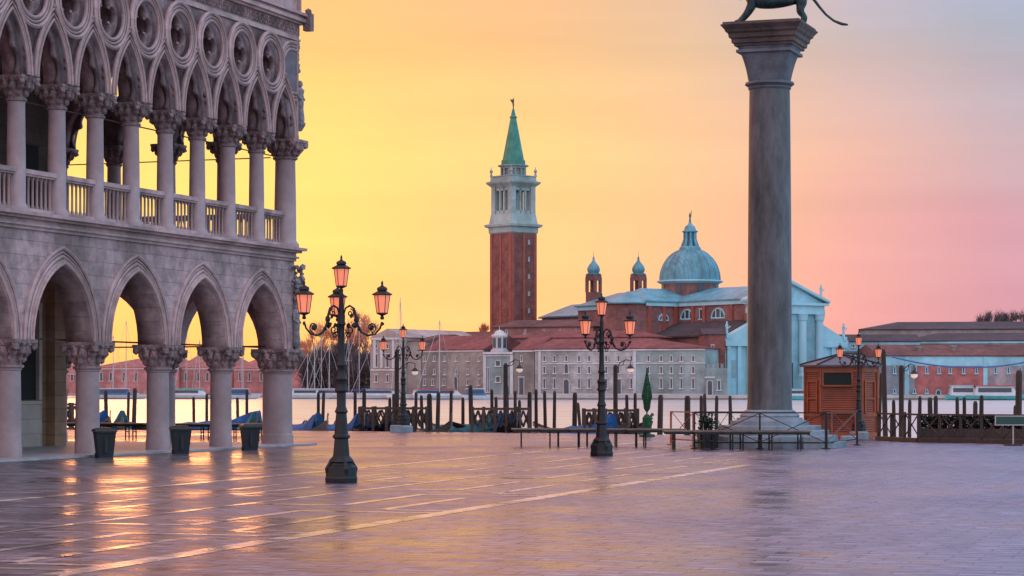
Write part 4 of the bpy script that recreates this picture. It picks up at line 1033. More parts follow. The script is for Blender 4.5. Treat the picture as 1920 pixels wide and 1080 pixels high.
# buttresses and windows on the left flank
for v in (4, 9, 18.5, 22.5): part('flank_pilaster', mat('brick strips', (.31, .09, .065)), lambda mb: mb.b2(-9.85, -9.5, v - .5, v + .5, 13, ZE - .9))
for u in (-18.4, -14, -10.4): part('flank_pilaster', mat('brick strips', (.31, .09, .065)), lambda mb: mb.b2(u - .5, u + .5, 27.6, 28, 0, ZE - .9))
def side_win(u, v, z0, w, h, arched, facing):
    pane, fr = win_meshes(w, h, arched, church_t)
    o = link('window', pane, None, ch, (u, v, z0 + h / 2), facing); link('frame', fr, None, o)
def lunette(u, v, z0, w, rz):
    pts = [(w / 2 * math.cos(R(180 - 15 * k)), w / 2 * math.sin(R(180 - 15 * k))) for k in range(13)]
    o = MB().extr(pts, -.07, .02).build('lunette_window', glass_d, ch, (u, v, z0)); o.rotation_euler = (0, 0, rz)
    mb = MB(); P = [(x, -.12, z) for x, z in pts]; mb.tube(P + [P[0]], .22, 5)
    for x in (-w * .17, w * .17): mb.b2(x - .18, x + .18, -.2, 0, 0, w * .46)
    mb.build('frame', church_t, o)
lunette(-9.5, 13.6, 17.9, 4.6, R(-90)); lunette(-9.5, 24.5, 17.9, 4.6, R(-90)); side_win(-9.5, 19.6, 17.9, 1.1, 2.2, False, R(-90))
lunette(-14, 28, 17.6, 3.0, 0); lunette(0, 0.2, 2, .1, 0) if False else None
for v in (48, 56, 62): side_win(-9.5, v, 16, 1.4, 2.8, True, R(-90))
# dome
DV = 34.5; DZ = lambda y: ZY(y, FY + .8 * DV) - .4
zd0, zd1 = DZ(553), DZ(529)
part('dome_drum', cbrick, lambda mb: mb.lathe([(6.9, ZE), (6.9, zd1 - .1)], (0, DV, 0), 40), True)
for k in range(8):
    a = R(45 * k - 90 - 20); o = MB().b2(-.7, .7, -.1, .1, -1.2, 1.0).build('drum_window', glass_d, ch, (6.9 * math.cos(a), DV + 6.9 * math.sin(a), zd1 - 1.7)); o.rotation_euler = (0, 0, a + R(90))
part('dome_cornice', church_t, lambda mb: mb.lathe([(6.95, zd1 - .5), (7.6, zd1 - .2), (8.0, zd1), (8.0, zd1 + .25), (7.3, zd1 + .4)], (0, DV, 0), 40))
top = DZ(466); hh = top - zd1 - .4
def dome(mb):
    pr = []
    for k in range(13):
        a = R(90 * k / 12 * .93); pr.append((7.35 * math.cos(a) ** .92, zd1 + .4 + hh * math.sin(a) / math.sin(R(90 * .93))))
    mb.lathe(pr, (0, DV, 0), 40)
part('dome', lead_m, dome, True)
def ribs(mb):
    for j in range(20):
        an = 2 * math.pi * j / 20; P = []
        for k in range(13):
            a = R(90 * k / 12 * .93); r_ = 7.38 * math.cos(a) ** .92; P.append((r_ * math.cos(an), DV + r_ * math.sin(an), zd1 + .42 + hh * math.sin(a) / math.sin(R(90 * .93))))
        mb.tube(P, .11, 4)
part('dome_rib', lead_m, ribs)
zl = top
def lant(mb):
    mb.lathe([(2.7, zl - .9), (2.6, zl + .2), (2.2, zl + .5)], (0, DV, 0), 16)
    for k in range(8):
        a = 2 * math.pi * k / 8 + .2; mb.tube([(1.9 * math.cos(a), DV + 1.9 * math.sin(a), zl + .4), (1.35 * math.cos(a), DV + 1.35 * math.sin(a), zl + 2.2), (1.35 * math.cos(a), DV + 1.35 * math.sin(a), zl + 4.0)], [.42, .3, .26], 6)
    mb.lathe([(.7, zl + .4), (.7, zl + 4)], (0, DV, 0), 8)
    mb.lathe([(1.8, zl + 3.9), (1.95, zl + 4.2), (1.5, zl + 4.4), (1.2, zl + 5.3), (.5, zl + 5.9), (.3, zl + 6.3), (.35, zl + 6.6)], (0, DV, 0), 16)
part('dome_lantern', lead_m, lant)
def stat(mb): figure_mesh(mb, (0, DV, zl + 6.5), 2.2); mb.tube([(.3, DV, zl + 7.6), (.5, DV, zl + 9.2)], .07, 5)
part('dome_statue', mat('green statue bronze', (.08, .15, .14), .6), stat)
# small bell turrets
def turret(px, py_eave, py_bot, v, rad):
    k = (px - 960) / F; u = (k * (FY + .8 * v) - (FX - .6 * v)) / (.8 - .6 * k); d = FY + .6 * u + .8 * v
    Zt = lambda y: ZY(y, d) - .4
    mb = MB(); zt0, zt1 = Zt(548), Zt(520)
    mb.lathe([(rad, 8), (rad, zt0)], (u, v, 0), 4, R(45 + 20), True)
    for q in range(4):
        a = R(45 + 20) + q * math.pi / 2; mb.tube([(u + rad * 1.18 * math.cos(a), v + rad * 1.18 * math.sin(a), zt0), (u + rad * 1.18 * math.cos(a), v + rad * 1.18 * math.sin(a), zt1)], rad * .32, 6)
    mb.lathe([(rad, zt1 - .8), (rad * 1.02, Zt(515))], (u, v, 0), 4, R(65), True)
    t_ = mb.build('bell_turret', mat('turret brick', (.22, .10, .09), .85, .2, .5), ch)
    MB().lathe([(rad * 1.25, Zt(515)), (rad * 1.3, Zt(513)), (rad * .9, Zt(512)), (rad * 1.12, Zt(508)), (rad * 1.12, Zt(503)), (rad * .9, Zt(498)), (rad * .45, Zt(492)), (rad * .2, Zt(488)), (rad * .2, Zt(484)), (.06, Zt(480)), (.04, Zt(471))], (u, v, 0), 12).build('turret_dome', lead_m, t_, smooth=True)
turret(1113, 515, 560, 70, 1.45); turret(1197, 515, 560, 58, 1.45)
# facade: giant order temple front over a lower broad one
ZP0, ZP1 = CZ(567), CZ(527)
def pedi(mb, hw, z, rise, y0, y1, th=.7, left=None):
    mb.extr([(-hw, z), (hw, z), (0, z + rise)], y0, y1)
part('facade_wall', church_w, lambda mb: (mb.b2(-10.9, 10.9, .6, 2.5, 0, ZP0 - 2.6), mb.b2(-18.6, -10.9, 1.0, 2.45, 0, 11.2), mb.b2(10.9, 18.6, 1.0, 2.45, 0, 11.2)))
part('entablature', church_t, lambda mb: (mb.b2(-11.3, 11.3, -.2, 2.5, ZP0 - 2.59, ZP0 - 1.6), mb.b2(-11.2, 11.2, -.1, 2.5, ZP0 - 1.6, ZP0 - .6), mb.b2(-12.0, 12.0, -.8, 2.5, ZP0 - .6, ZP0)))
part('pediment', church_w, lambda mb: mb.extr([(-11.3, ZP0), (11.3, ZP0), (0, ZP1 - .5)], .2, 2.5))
def rake(mb):
    for s_ in (-1, 1):
        mb.extr([(s_ * 12.3, ZP0 + .01), (s_ * 12.3, ZP0 + .55), (0, ZP1 + .2), (0, ZP1 - .5)], -.9, 3.2)
part('raking_cornice', church_t, rake)
for x in (-9.6, -4.2, 4.2, 9.6):
    def gc(mb, x=x):
        mb.b2(x - 1.25, x + 1.25, -1.1, .6, 0, 4.2); mb.b2(x - 1.4, x + 1.4, -1.25, .6, 4.2, 4.6)
        mb.lathe([(1.15, 4.6), (1.0, 5.0), (.95, 5.2), (.86, ZP0 - 4.2), (1.05, ZP0 - 4.0), (1.2, ZP0 - 2.9), (1.3, ZP0 - 2.6)], (x, -.1, 0), 16)
    part('giant_column', church_t, gc)
for s_ in (-1, 1):
    def wing(mb):
        mb.b2(s_ * 10.9, s_ * 19.2, .3, 2.45, 11.2, 12.3)
        mb.extr([(s_ * 10.95, 12.3), (s_ * 19.6, 12.3), (s_ * 19.6, 12.75), (s_ * 10.95, 16.6)], .5, 2.45)
        for x in (11.9, 14.8, 18.0): mb.b2(s_ * x - .55, s_ * x + .55, .55, 1.0, 0, 11.2)
    part('side_wing', church_t, wing)
nich = mat('niche stone', (.24, .38, .44), .7, .1)
for x in (-7, 7):
    part('niche', nich, lambda mb: mb.b2(x - 1.0, x + 1.0, .5, .62, 6, 10.5)); part('niche', nich, lambda mb: mb.b2(x - .9, x + .9, .5, .62, 13, 16))
part('doorway', glass_d, lambda mb: mb.b2(-1.7, 1.7, .5, .62, .1, 7.5))
for x in (-16.4, 16.4): part('niche', nich, lambda mb: mb.b2(x - .8, x + .8, .9, 1.02, 4, 8))
def stat2(x, z, h=3.6):
    mb = MB(); mb.b2(x - .6, x + .6, .3, 1.5, z, z + .9); figure_mesh(mb, (x, .9, z + .9), h); mb.tube([(x + .3, .9, z + h * .8), (x + 1.0, .8, z + h * .95)], .13, 5); mb.build('facade_statue', church_t, ch)
stat2(0, ZP1 + .1, 3.4); stat2(-11, ZP0 + .6, 2.9); stat2(11, ZP0 + .6, 2.9); stat2(-18.4, 12.8, 3.0); stat2(18.4, 12.8, 3.2)
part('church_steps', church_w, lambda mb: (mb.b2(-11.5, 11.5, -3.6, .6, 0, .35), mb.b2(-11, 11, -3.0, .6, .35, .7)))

# right hand waterfront
b = Bld('abbey_wall_house', 'low blue white building with small windows right of the church front', 'building', 1572, 560, 1725, 560)
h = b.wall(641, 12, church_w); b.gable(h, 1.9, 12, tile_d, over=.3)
for px in (1600, 1635, 1670, 1690, 1705): b.win(px, 646, 651, 5)
b = Bld('forecourt_wall', 'pale blue patterned wall directly right of the church front behind the kiosk', 'wall', 1578, 534, 1660, 534)
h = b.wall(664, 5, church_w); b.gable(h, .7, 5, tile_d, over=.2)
b = Bld('dark_roofed_hall', 'far large hall with long dark slate roof at the right skyline', 'building', 1612, 660, 2060, 650)
h = b.wall(618, 34, plaster_g); b.gable(h, b.z(600, b.L / 2) - h, 34, tile_d, hip=(11, 10))
b = Bld('slate_roof_range', 'dark roofed range in front of the far hall, right of the low blue white building', 'building', 1690, 600, 2050, 590)
h = b.wall(640, 24, plaster_g); b.gable(h, b.z(622, b.L / 2) - h, 24, tile_d, hip=(9, 9)); b.band(640, .5, church_w, proud=.3)
b = Bld('red_brick_warehouse', 'red and pink waterfront warehouse with pale upper band at the far right', 'building', 1652, 522, 2040, 530)
h = b.wall(668, 20, mat('warehouse wall', (.30, .33, .38), .85, .25, .3, stain=.35)); b.gable(h, b.z(645, b.L / 2) - h, 20, tile_b, hip=(0, 8))
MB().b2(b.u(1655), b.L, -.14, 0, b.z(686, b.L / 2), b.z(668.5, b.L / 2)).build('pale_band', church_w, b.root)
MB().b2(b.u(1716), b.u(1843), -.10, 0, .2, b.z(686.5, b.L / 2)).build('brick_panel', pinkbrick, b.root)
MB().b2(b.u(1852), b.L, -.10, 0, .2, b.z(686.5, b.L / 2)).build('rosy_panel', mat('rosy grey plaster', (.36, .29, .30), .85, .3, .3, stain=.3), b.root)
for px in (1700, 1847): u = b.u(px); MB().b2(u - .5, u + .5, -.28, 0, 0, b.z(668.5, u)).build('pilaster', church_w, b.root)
for px in (1677, 1689, 1704, 1716, 1737, 1760, 1781, 1806, 1830, 1866, 1890, 1912): b.win(px, 688, 700, 4.5, front=-.12, trim=church_t)
for px in (1677, 1714, 1737, 1781, 1806, 1866): b.win(px, 730, 737, 4.5, front=-.12, trim=church_t)
b.win(1759, 731, 752, 9, True, name='door', front=-.12, trim=church_t)
b.chimney(1800, 650, 1, plaster_g); b.chimney(1735, 652, 1, plaster_g)
P = [at(1672 + (1980 - 1672) * k / 24, 0, 512) for k in range(25)]
mb = MB(); mb.tube([(p.x, 512, ZY(665 + 24 * (1 - ((k - 11.5) / 12.5) ** 2), 512)) for k, p in enumerate(P)], .18, 5)
tag(mb.build('cable', bluep), 'dark blue sagging cable strung before the pale band of the red warehouse', 'cable')

# far left buildings seen through the arcade
lab = ['pink shed with hipped roof seen between the second and third arcade columns from the left', 'pink naval shed seen through the third and fourth arcade columns', 'pink shed seen just left of the palace corner column', 'pinkish range seen at the far left behind the arcade']
for (px0, px1, ye, yr, d0, lb, wins, hp) in ((172, 335, 690, 664, 690, lab[0], (190, 208, 232, 255, 300), 18), (337, 436, 690, 664, 688, lab[1], (348, 372, 389, 420), 2), (438, 600, 692, 668, 680, lab[2], (450, 468, 490, 570, 590), 6), (-60, 168, 700, 682, 720, lab[3], (60, 100, 135, 150), 10)):
    b = Bld('waterfront_shed', lb, 'building', px0, d0, px1, d0 - 4, group='pink sheds across the water')
    h = b.wall(ye, 22, pinkfar); b.gable(h, b.z(yr, b.L / 2) - h, 22, mat('faded terracotta', (.38, .14, .12), .85, .25, .5, pattern=('wave', 1.3, 1.2, .3, 'X')), hip=(hp, 4)); b.band(ye, .4, mat('pale pink trim', (.55, .42, .42)), proud=.3)
    for px in wins: b.win(px, 698, 714, 5.5, True, trim=mat('pale pink trim', (.55, .42, .42)))

# ---------------------------------------------------------------- trees
def tree(label, x, y, z, h, w, mt, n=900, group=None, seed=0, twig=.28, dense=False):
    rnd = random.Random(seed)
    o = thing('tree' if not dense else 'leafless_tree', label, 'tree', (x, y, z), 0, group)
    mb = MB(); mb.tube([(0, 0, 0), (.1, 0, h * .25), (0, .1, h * .5)], [h * .028, h * .02, h * .012], 6)
    tips = []
    for k in range(9):
        a = rnd.uniform(0, 6.28); l = rnd.uniform(.25, .5) * w; z0 = h * rnd.uniform(.2, .5)
        p1 = Vector((l * math.cos(a) * .6, l * math.sin(a) * .6, z0 + h * .2)); p2 = Vector((l * math.cos(a), l * math.sin(a), z0 + h * rnd.uniform(.3, .48)))
        mb.tube([(0, 0, z0), p1, p2], [h * .012, h * .008, h * .003], 5); tips += [p1, p2]
    mb.build('trunk', bark, o)
    mb = MB(); cl = []
    for k in range(26):
        a = rnd.uniform(0, 6.28); r_ = w * .5 * math.sqrt(rnd.random()); zz = h * rnd.uniform(.06 if dense else .3, .97); r_ *= math.sqrt(max(.05, 1 - ((zz / h - .6) / .42) ** 2)) if not dense else 1 - .5 * (zz / h) ** 3
        cl.append((Vector((r_ * math.cos(a), r_ * math.sin(a), zz)), rnd.uniform(.10, .2) * w))
    for k in range(n):
        c, r_ = rnd.choice(cl); d_ = Vector((rnd.gauss(0, .5), rnd.gauss(0, .5), rnd.gauss(0, .5))) * r_
        p = c + d_; dirv = (Vector((p.x, p.y, (p.z - h * .35) * 1.0)).normalized() + Vector((rnd.uniform(-.6, .6), rnd.uniform(-.6, .6), rnd.uniform(-.2, .6)))).normalized() * rnd.uniform(1.2, 2.6) * twig * 2.4
        sd_ = dirv.cross(Vector((rnd.uniform(-1, 1), rnd.uniform(-1, 1), rnd.uniform(-1, 1)))).normalized() * twig * rnd.uniform(.12, .35)
        mb.poly([p - sd_, p + sd_, p + dirv])
    mb.build('crown', mt, o, fix=False)
    return o
k = 0
for px, d, ytop, wpx, mt, lb in ((575, 655, 640, 40, twig_lit_m, 'orange lit bare tree just right of the palace corner'), (600, 650, 612, 60, twig_lit_m, 'tall orange lit bare tree behind the nearest lamp, left of its post'), (626, 648, 622, 46, twig_lit_m, 'orange bare tree directly left of the nearest lamp post'), (668, 650, 586, 48, twig_lit_m, 'tallest orange bare tree right of the nearest lamp post'), (690, 645, 596, 40, twig_lit_m, 'orange bare tree close to the left end of the monastery'), (655, 652, 620, 40, twig_lit_m, 'orange bare tree touching the right side of the nearest lamp post')):
    z = .4; h = ZY(ytop, d) - z; tree(lb, gx(px, d), d, z, h, wpx * d / F, mt, 1500, 'rust coloured trees across the water', 20 + k, .32); k += 1
for px, d, ytop, wpx, lb in ((585, 622, 676, 60, 'dark dense tree behind the sailboats, nearest the palace corner'), (615, 620, 664, 62, 'dark dense tree left of the nearest lamp post'), (650, 618, 652, 66, 'tallest dark dense tree right behind the nearest lamp post'), (684, 610, 672, 46, 'dark dense tree against the rosy monastery wing')):
    z = .4; h = ZY(ytop, d) - z; tree(lb, gx(px, d), d, z, h, wpx * d / F, twig_d, 5200, 'dark trees behind the moored sailboats', 40 + k, .42, True); k += 1
for j, (px, ytop) in enumerate(((1836, 595), (1858, 589), (1878, 592), (1898, 588), (1916, 591))):
    d = 760; z = .4; h = ZY(ytop, d) - z; tree(ORD[j] + ' bare tree from the left on the far right skyline', gx(px, d), d, z, h, 46 * d / F, twig_d, 3200, 'bare trees on the right skyline', 60 + j, .4, True)
h = ZY(606, 600) - .4; tree('small orange lit bare tree touching the left side of the brick bell tower', gx(907, 600), 600, .4, h, 24 * 600 / F, twig_lit_m, 800, None, 77, .3)

# ---------------------------------------------------------------- boats
def hull_rings(L_, W_, zf, sheer, n=12, bow=1.0, stern=.7, ztop=.9, keel=-.35):
    rings = []
    for i in range(n + 1):
        f_ = i / n; x = (f_ - .5) * L_
        wd = W_ / 2 * (math.sin(math.pi * (stern * .35 + f_ * (1 - stern * .35))) ** .6) if 0 < f_ < 1 else (W_ / 2 * (.55 if f_ == 0 and stern > .5 else .03))
        wd = max(wd, .03); zs = ztop + sheer * (2 * f_ - 1) ** 2 * (1.25 if f_ > .5 else 1); zk = keel + (ztop * .9) * max(0, 2 * f_ - 1) ** 5
        rings.append([(x, -wd, zs), (x, -wd * .75, (zs + zk) / 2), (x, 0, zk), (x, wd * .75, (zs + zk) / 2), (x, wd, zs), (x, 0, zs - .04)])
    return rings
def sailboat(label, px, d, ytop, L_=9, rz=.5, group='sailboats moored across the water'):
    o = thing('sailboat', label, 'sailboat', (gx(px, d), d, WZ), rz, group)
    MB().loft(hull_rings(L_, L_ * .3, 0, .25)).build('hull', hull_w, o)
    MB().loft([[(-L_ * .2, -.8, .85), (-L_ * .2, .8, .85), (-L_ * .18, .6, 1.45), (-L_ * .18, -.6, 1.45)], [(L_ * .2, -.6, .9), (L_ * .2, .6, .9), (L_ * .14, .5, 1.35), (L_ * .14, -.5, 1.35)]]).build('cabin', hull_w, o)
    zt_ = ZY(ytop, d) - WZ
    MB().tube([(L_ * .08, 0, .8), (L_ * .08, 0, zt_)], [.15, .08], 6).build('mast', steel, o)
    mb = MB(); mb.tube([(L_ * .06, 0, 2.0), (-L_ * .36, 0, 2.1)], .14, 6); mb.build('boom', bluep, o)
    mb = MB(); mb.tube([(L_ * .08, 0, zt_ - .2), (L_ * .49, 0, 1.2)], .05, 4); mb.tube([(L_ * .08, 0, zt_ - .2), (-L_ * .49, 0, 1.1)], .05, 4); mb.tube([(L_ * .08, 0, zt_ * .7), (L_ * .08, 1.2, .9)], .04, 4)
    mb.tube([(L_ * .08, -.8, zt_ * .62), (L_ * .08, .8, zt_ * .62)], .05, 4); mb.build('rigging', steel, o)
    return o
SB = [(571, 600, 662, 10, .3, 'short masted white sailboat nearest the palace corner'), (586, 604, 640, 8, .6, 'slim masted sailboat, second right from the palace corner'), (599, 606, 628, 11, 1.0, 'thick masted white sailboat left of the nearest lamp post'), (612, 600, 645, 10, .4, 'white sailboat directly left of the nearest lamp post'), (652, 600, 632, 9, 1.2, 'white sailboat directly right of the nearest lamp post'), (668, 596, 598, 12, .7, 'tall masted sailboat behind the right arm of the nearest lamp'), (748, 540, 558, 12, 1.3, 'tallest masted sailboat beside the far left candelabra lamp'), (818, 525, 600, 11, .6, 'sailboat with raked mast in front of the long grey range'), (690, 590, 650, 9, .2, 'short masted sailboat at the left end of the rosy wing')]
for px, d, yt, L_, rz, lb in SB: sailboat(lb, px, d, yt, L_, rz)
for j, (px, d, yt) in enumerate(((207, 660, 628), (232, 660, 600), (347, 655, 610), (372, 650, 636), (455, 650, 600))):
    sailboat(['sailboat mast seen left of the first arcade gap tie rods', 'taller sailboat mast seen in the second open arch', 'sailboat mast seen at the left side of the third open arch', 'short sailboat mast seen at the right of the third open arch', 'sailboat mast seen in the arch next to the palace corner'][j], px, d, yt, 10, .4 + j * .3)
def motorboat(label, px, d, L_, rz, hm, cm, cat='motorboat', stripe=None, ch_=1.5):
    o = thing('motorboat', label, cat, (gx(px, d), d, WZ), rz, 'motorboats across the water')
    MB().loft(hull_rings(L_, L_ * .28, 0, .15, stern=.8, ztop=.95)).build('hull', hm, o)
    mb = MB(); mb.loft([[(-L_ * .38, -L_ * .10, .85), (-L_ * .38, L_ * .10, .85), (-L_ * .36, L_ * .09, .85 + ch_), (-L_ * .36, -L_ * .09, .85 + ch_)], [(L_ * .25, -L_ * .10, .85), (L_ * .25, L_ * .10, .85), (L_ * .16, L_ * .08, .85 + ch_), (L_ * .16, -L_ * .08, .85 + ch_)]]); cb_ = mb.build('cabin', cm, o)
    MB().b2(-L_ * .33, L_ * .14, -L_ * .103, L_ * .103, .85 + ch_ * .4, .85 + ch_ * .8).build('cabin_window', glass_d, cb_)
    MB().b2(-L_ * .39, L_ * .2, -L_ * .11, L_ * .11, .85 + ch_, 1.0 + ch_).build('cabin_roof', stripe or hm, o)
    return o
motorboat('blue and white motorboat seen in the second open arcade arch', 220, 560, 15, .1, hull_w, bluep)
motorboat('white motorboat with teal roof seen in the third open arcade arch', 355, 560, 17, -.05, hull_w, hull_w, stripe=hull_c)
motorboat('small white motorboat seen beside the palace corner column', 452, 555, 9, .2, hull_w, bluep)
motorboat('white motorboat under the sailboats right of the palace corner', 580, 560, 11, .1, hull_w, hull_w)
motorboat('white cabin cruiser behind the nearest lamp post', 625, 565, 12, -.1, hull_w, hull_w)
motorboat('long white boat with dark windows before the rosy wing', 720, 540, 13, .05, hull_w, hull_w, stripe=bluep)
motorboat('white boat with red roof in front of the long grey range', 830, 528, 18, 0.03, hull_w, hull_w, stripe=redp)
motorboat('small blue and white boat moored left of the greenish gatehouse', 896, 520, 7, .4, hull_w, bluep)
motorboat('turquoise water bus with red stripe at the far right', 1875, 500, 15, .02, hull_c, hull_w, 'water bus', redp, 2.2)
motorboat('white water bus moored left of the turquoise one', 1812, 500, 9, .0, hull_c, hull_w, 'water bus', church_w, 2.2)
motorboat('small turquoise boat moored between the church and the kiosk', 1500, 498, 6, .1, hull_c, hull_w)

# gondolas
def gondola_proto():
    o = thing('gondola', '', 'gondola', (0, 0, 0), 0, 'gondolas moored along the quay')
    rings = []; L_ = 10.4
    for i in range(17):
        f_ = i / 16; x = (f_ - .5) * L_; t_ = 2 * f_ - 1
        wd = .70 * max(.03, (1 - abs(t_) ** 2.4)); zs = .36 + .52 * abs(t_) ** 3.2 + (.15 if t_ > 0 else 0) * abs(t_) ** 6; zk = -.2 + .85 * abs(t_) ** 3
        rings.append([(x, -wd, zs), (x, -wd * .7, (zs + zk) / 2 - .05), (x, 0, zk), (x, wd * .7, (zs + zk) / 2 - .05), (x, wd, zs), (x, wd * .8, zs - .08), (x, -wd * .8, zs - .08)])
    MB().loft(rings).build('hull', hull_b, o)
    mb = MB(); x0 = L_ / 2
    mb.extr([(x0 - .05, .7), (x0 + .06, .95), (x0 + .01, 1.18), (x0 + .12, 1.36), (x0 + .24, 1.32), (x0 + .22, 1.22), (x0 + .15, 1.18), (x0 + .14, 1.12), (x0 + .2, 1.1), (x0 + .2, 1.06), (x0 + .13, 1.04), (x0 + .13, .98), (x0 + .2, .96), (x0 + .12, .7)], -.02, .02); mb.build('prow_iron', mat('prow iron', (.12, .13, .15), .4, .2, 3, metal=.5), o)
    R2 = []
    for i in range(11):
        f_ = i / 10; x = -1.8 + 5.4 * f_; t_ = 2 * (x / L_)
        wd = .76 * (1 - abs(t_) ** 2.2); hz = .44 + .26 * math.sin(math.pi * f_) ** .7 + .05 * random.uniform(-1, 1) + 2.2 * max(0, f_ - .62)
        R2.append([(x, -wd, .34), (x, -wd * .95, .46), (x, -wd * .3, hz), (x, 0, hz + .05), (x, wd * .3, hz), (x, wd * .95, .46), (x, wd, .34)])
    MB().loft(R2).build('cover', bluecov, o, smooth=True)
    return o
gp_ = gondola_proto()
G = [(562, 119.5, R(-70), 'gondola with blue cover touching the palace corner column', 0), (582, 121, R(-82), 'uncovered black gondola, second from the palace corner', 2), (625, 121, R(-52), 'gondola with blue cover lying slantwise behind the nearest lamp post', 0), (655, 120, R(-78), 'gondola with violet blue cover left of the left trellis jetty', 0), (790, 117.5, R(-72), 'uncovered gondola at the right end of the left trellis jetty', 2), (846, 119, R(-50), 'gondola with teal cover between the two trellis jetties', 1), (882, 119, R(-62), 'gondola with blue cover touching the middle trellis jetty', 0), (935, 119, R(-80), 'gondola with blue cover behind the middle trellis jetty', 0), (1030, 116, R(-22), 'uncovered black gondola lying slantwise behind the long walkway boards', 2), (1085, 115, R(-65), 'gondola with blue cover rising left of the right trellis jetty', 0), (1172, 114, R(-82), 'uncovered gondola behind the right trellis jetty', 2), (175, 134, R(-70), 'gondola seen in the second open arcade arch', 0), (228, 133, R(-80), 'gondola with grey prow seen in the open arch beside the first bin', 1), (376, 129, R(-20), 'gondola with blue cover seen in the third open arch', 0), (470, 126, R(-80), 'gondola seen in the arch beside the palace corner', 1)]
for j, (px, d, rz, lb, k) in enumerate(G):
    if j == 0: g = gp_; g.location = (gx(px, d), d, WZ); g.rotation_euler = (0, 0, rz); g['label'] = lb
    else: g = dup(gp_, (gx(px, d), d, WZ), rz, lb)
    if k == 2:
        for c in kids(g):
            if c.name.startswith('cover'): bpy.data.objects.remove(c)
    if k == 1:
        for c in kids(g):
            if c.name.startswith('cover'): c.data = c.data.copy(); c.data.materials[0] = tealcov

# mooring poles
GR = 'wooden mooring poles along the quay'
def poles(lst, where, thick=.085):
    for j, q in enumerate(lst):
        px, yt, d = q[:3]; r_ = q[3] * .66 if len(q) > 3 else thick
        zt_ = ZY(yt, d) + 2.2; tx = random.uniform(-.03, .03) + (q[4] if len(q) > 4 else 0); ty = random.uniform(-.02, .02)
        mb = MB(); mb.tube([(0, 0, 0), (tx * zt_ * .5, ty * zt_ * .5, zt_ * .5), (tx * zt_, ty * zt_, zt_ - .12), (tx * zt_, ty * zt_, zt_)], [r_ * 1.1, r_ * 1.05, r_ * .95, r_ * .6], 8)
        o = mb.build('mooring_pole', pole_m, None, (gx(px, d) - tx * zt_, d, -2.2))
        tag(o, f'{ORD[j]} mooring pole from the left {where}', 'mooring pole', GR)
poles([(124, 730, 136), (198, 732, 135, .17), (241, 735, 135), (253, 728, 134, .19, .03), (325, 733, 132, .16), (363, 744, 131), (388, 738, 131), (445, 745, 129), (463, 730, 128)], 'seen through the palace arcade')
poles([(597, 735, 123), (607, 734, 122.5), (666, 733, 121), (683, 729, 121, .16), (731, 745, 121), (738, 738, 122), (780, 735, 121), (790, 741, 120)], 'between palace corner and left trellis jetty end')
poles([(805, 738, 117, .2), (822, 735, 118, .16), (846, 732, 119), (868, 745, 118), (882, 722, 117.5, .17)], 'between the left and middle trellis jetties')
poles([(922, 730, 119), (930, 744, 120), (950, 722, 118, .16), (966, 733, 120), (974, 750, 119)], 'behind the middle trellis jetty')
poles([(993, 735, 117, .17), (1005, 730, 118), (1021, 733, 118), (1040, 733, 117.5), (1078, 736, 117, .18), (1084, 755, 116, .12, -.06)], 'between middle jetty and two armed lamp')
poles([(1175, 740, 117), (1191, 737, 117), (1239, 740, 114, .2), (1289, 742, 112, .22), (1315, 742, 113), (1321, 738, 112), (1344, 742, 112), (1369, 742, 111)], 'between two armed lamp and lion column')
poles([(1652, 700, 106, .1), (1657, 655, 105, .17), (1675, 750, 106), (1706, 749, 106), (1725, 743, 106), (1743, 745, 105, .17), (1755, 742, 105, .15), (1795, 745, 105), (1808, 745, 105), (1829, 752, 104, .16), (1840, 741, 104, .15), (1904, 760, 104), (1911, 694, 103, .22)], 'right of the orange kiosk')

# trellis jetties
def trellis(label, px0, px1, ytop, d, nx, gap=True, m=wood_g):
    x0, x1 = gx(px0, d), gx(px1, d); L_ = x1 - x0; zt_ = ZY(ytop, d); o = thing('trellis_jetty', label, 'jetty', (x0, d, 0), 0, 'wooden trellis railed jetties')
    zb = -.1; mb = MB()
    MB().b2(-.2, L_ + .2, -.6, 2.6, -.30, -.12).build('deck', wood_g, o)
    for k in range(2): MB().b2(-.05, L_ + .05, -.07 + k * 2, .07 + k * 2, zt_ - .1, zt_).build('top_rail', m, o)
    st = L_ / nx
    for k in range(2):
        mb = MB()
        for i in range(nx):
            a, b_ = i * st, (i + 1) * st; zz = zt_ - .14; y = 2 * k
            mb.tube([(a, y, zb + .25), (b_, y, zz)], .045, 4); mb.tube([(a, y + .06, zz), (b_, y + .06, zb + .25)], .045, 4)
        mb.build('lattice', m, o)
    for i in range(0, nx + 1, 2):
        for k in range(2): MB().b2(i * st - .07, i * st + .07, -.06 + 2 * k, .08 + 2 * k, -2.2, zt_ + .05).build('post', m, o)
    return o
trellis('dark wooden jetty with diamond trellis rail behind the far left candelabra lamp', 674, 800, 764, 116, 10)
trellis('dark wooden jetty with diamond trellis rail under the hooked lamp in the middle', 885, 992, 765, 115, 10)
trellis('dark wooden jetty with trellis rail behind the two armed iron lamp', 1096, 1196, 768, 113, 10)
trellis('piece of wooden trellis jetty seen in the first open arch at the far left', 100, 136, 757, 128, 4)

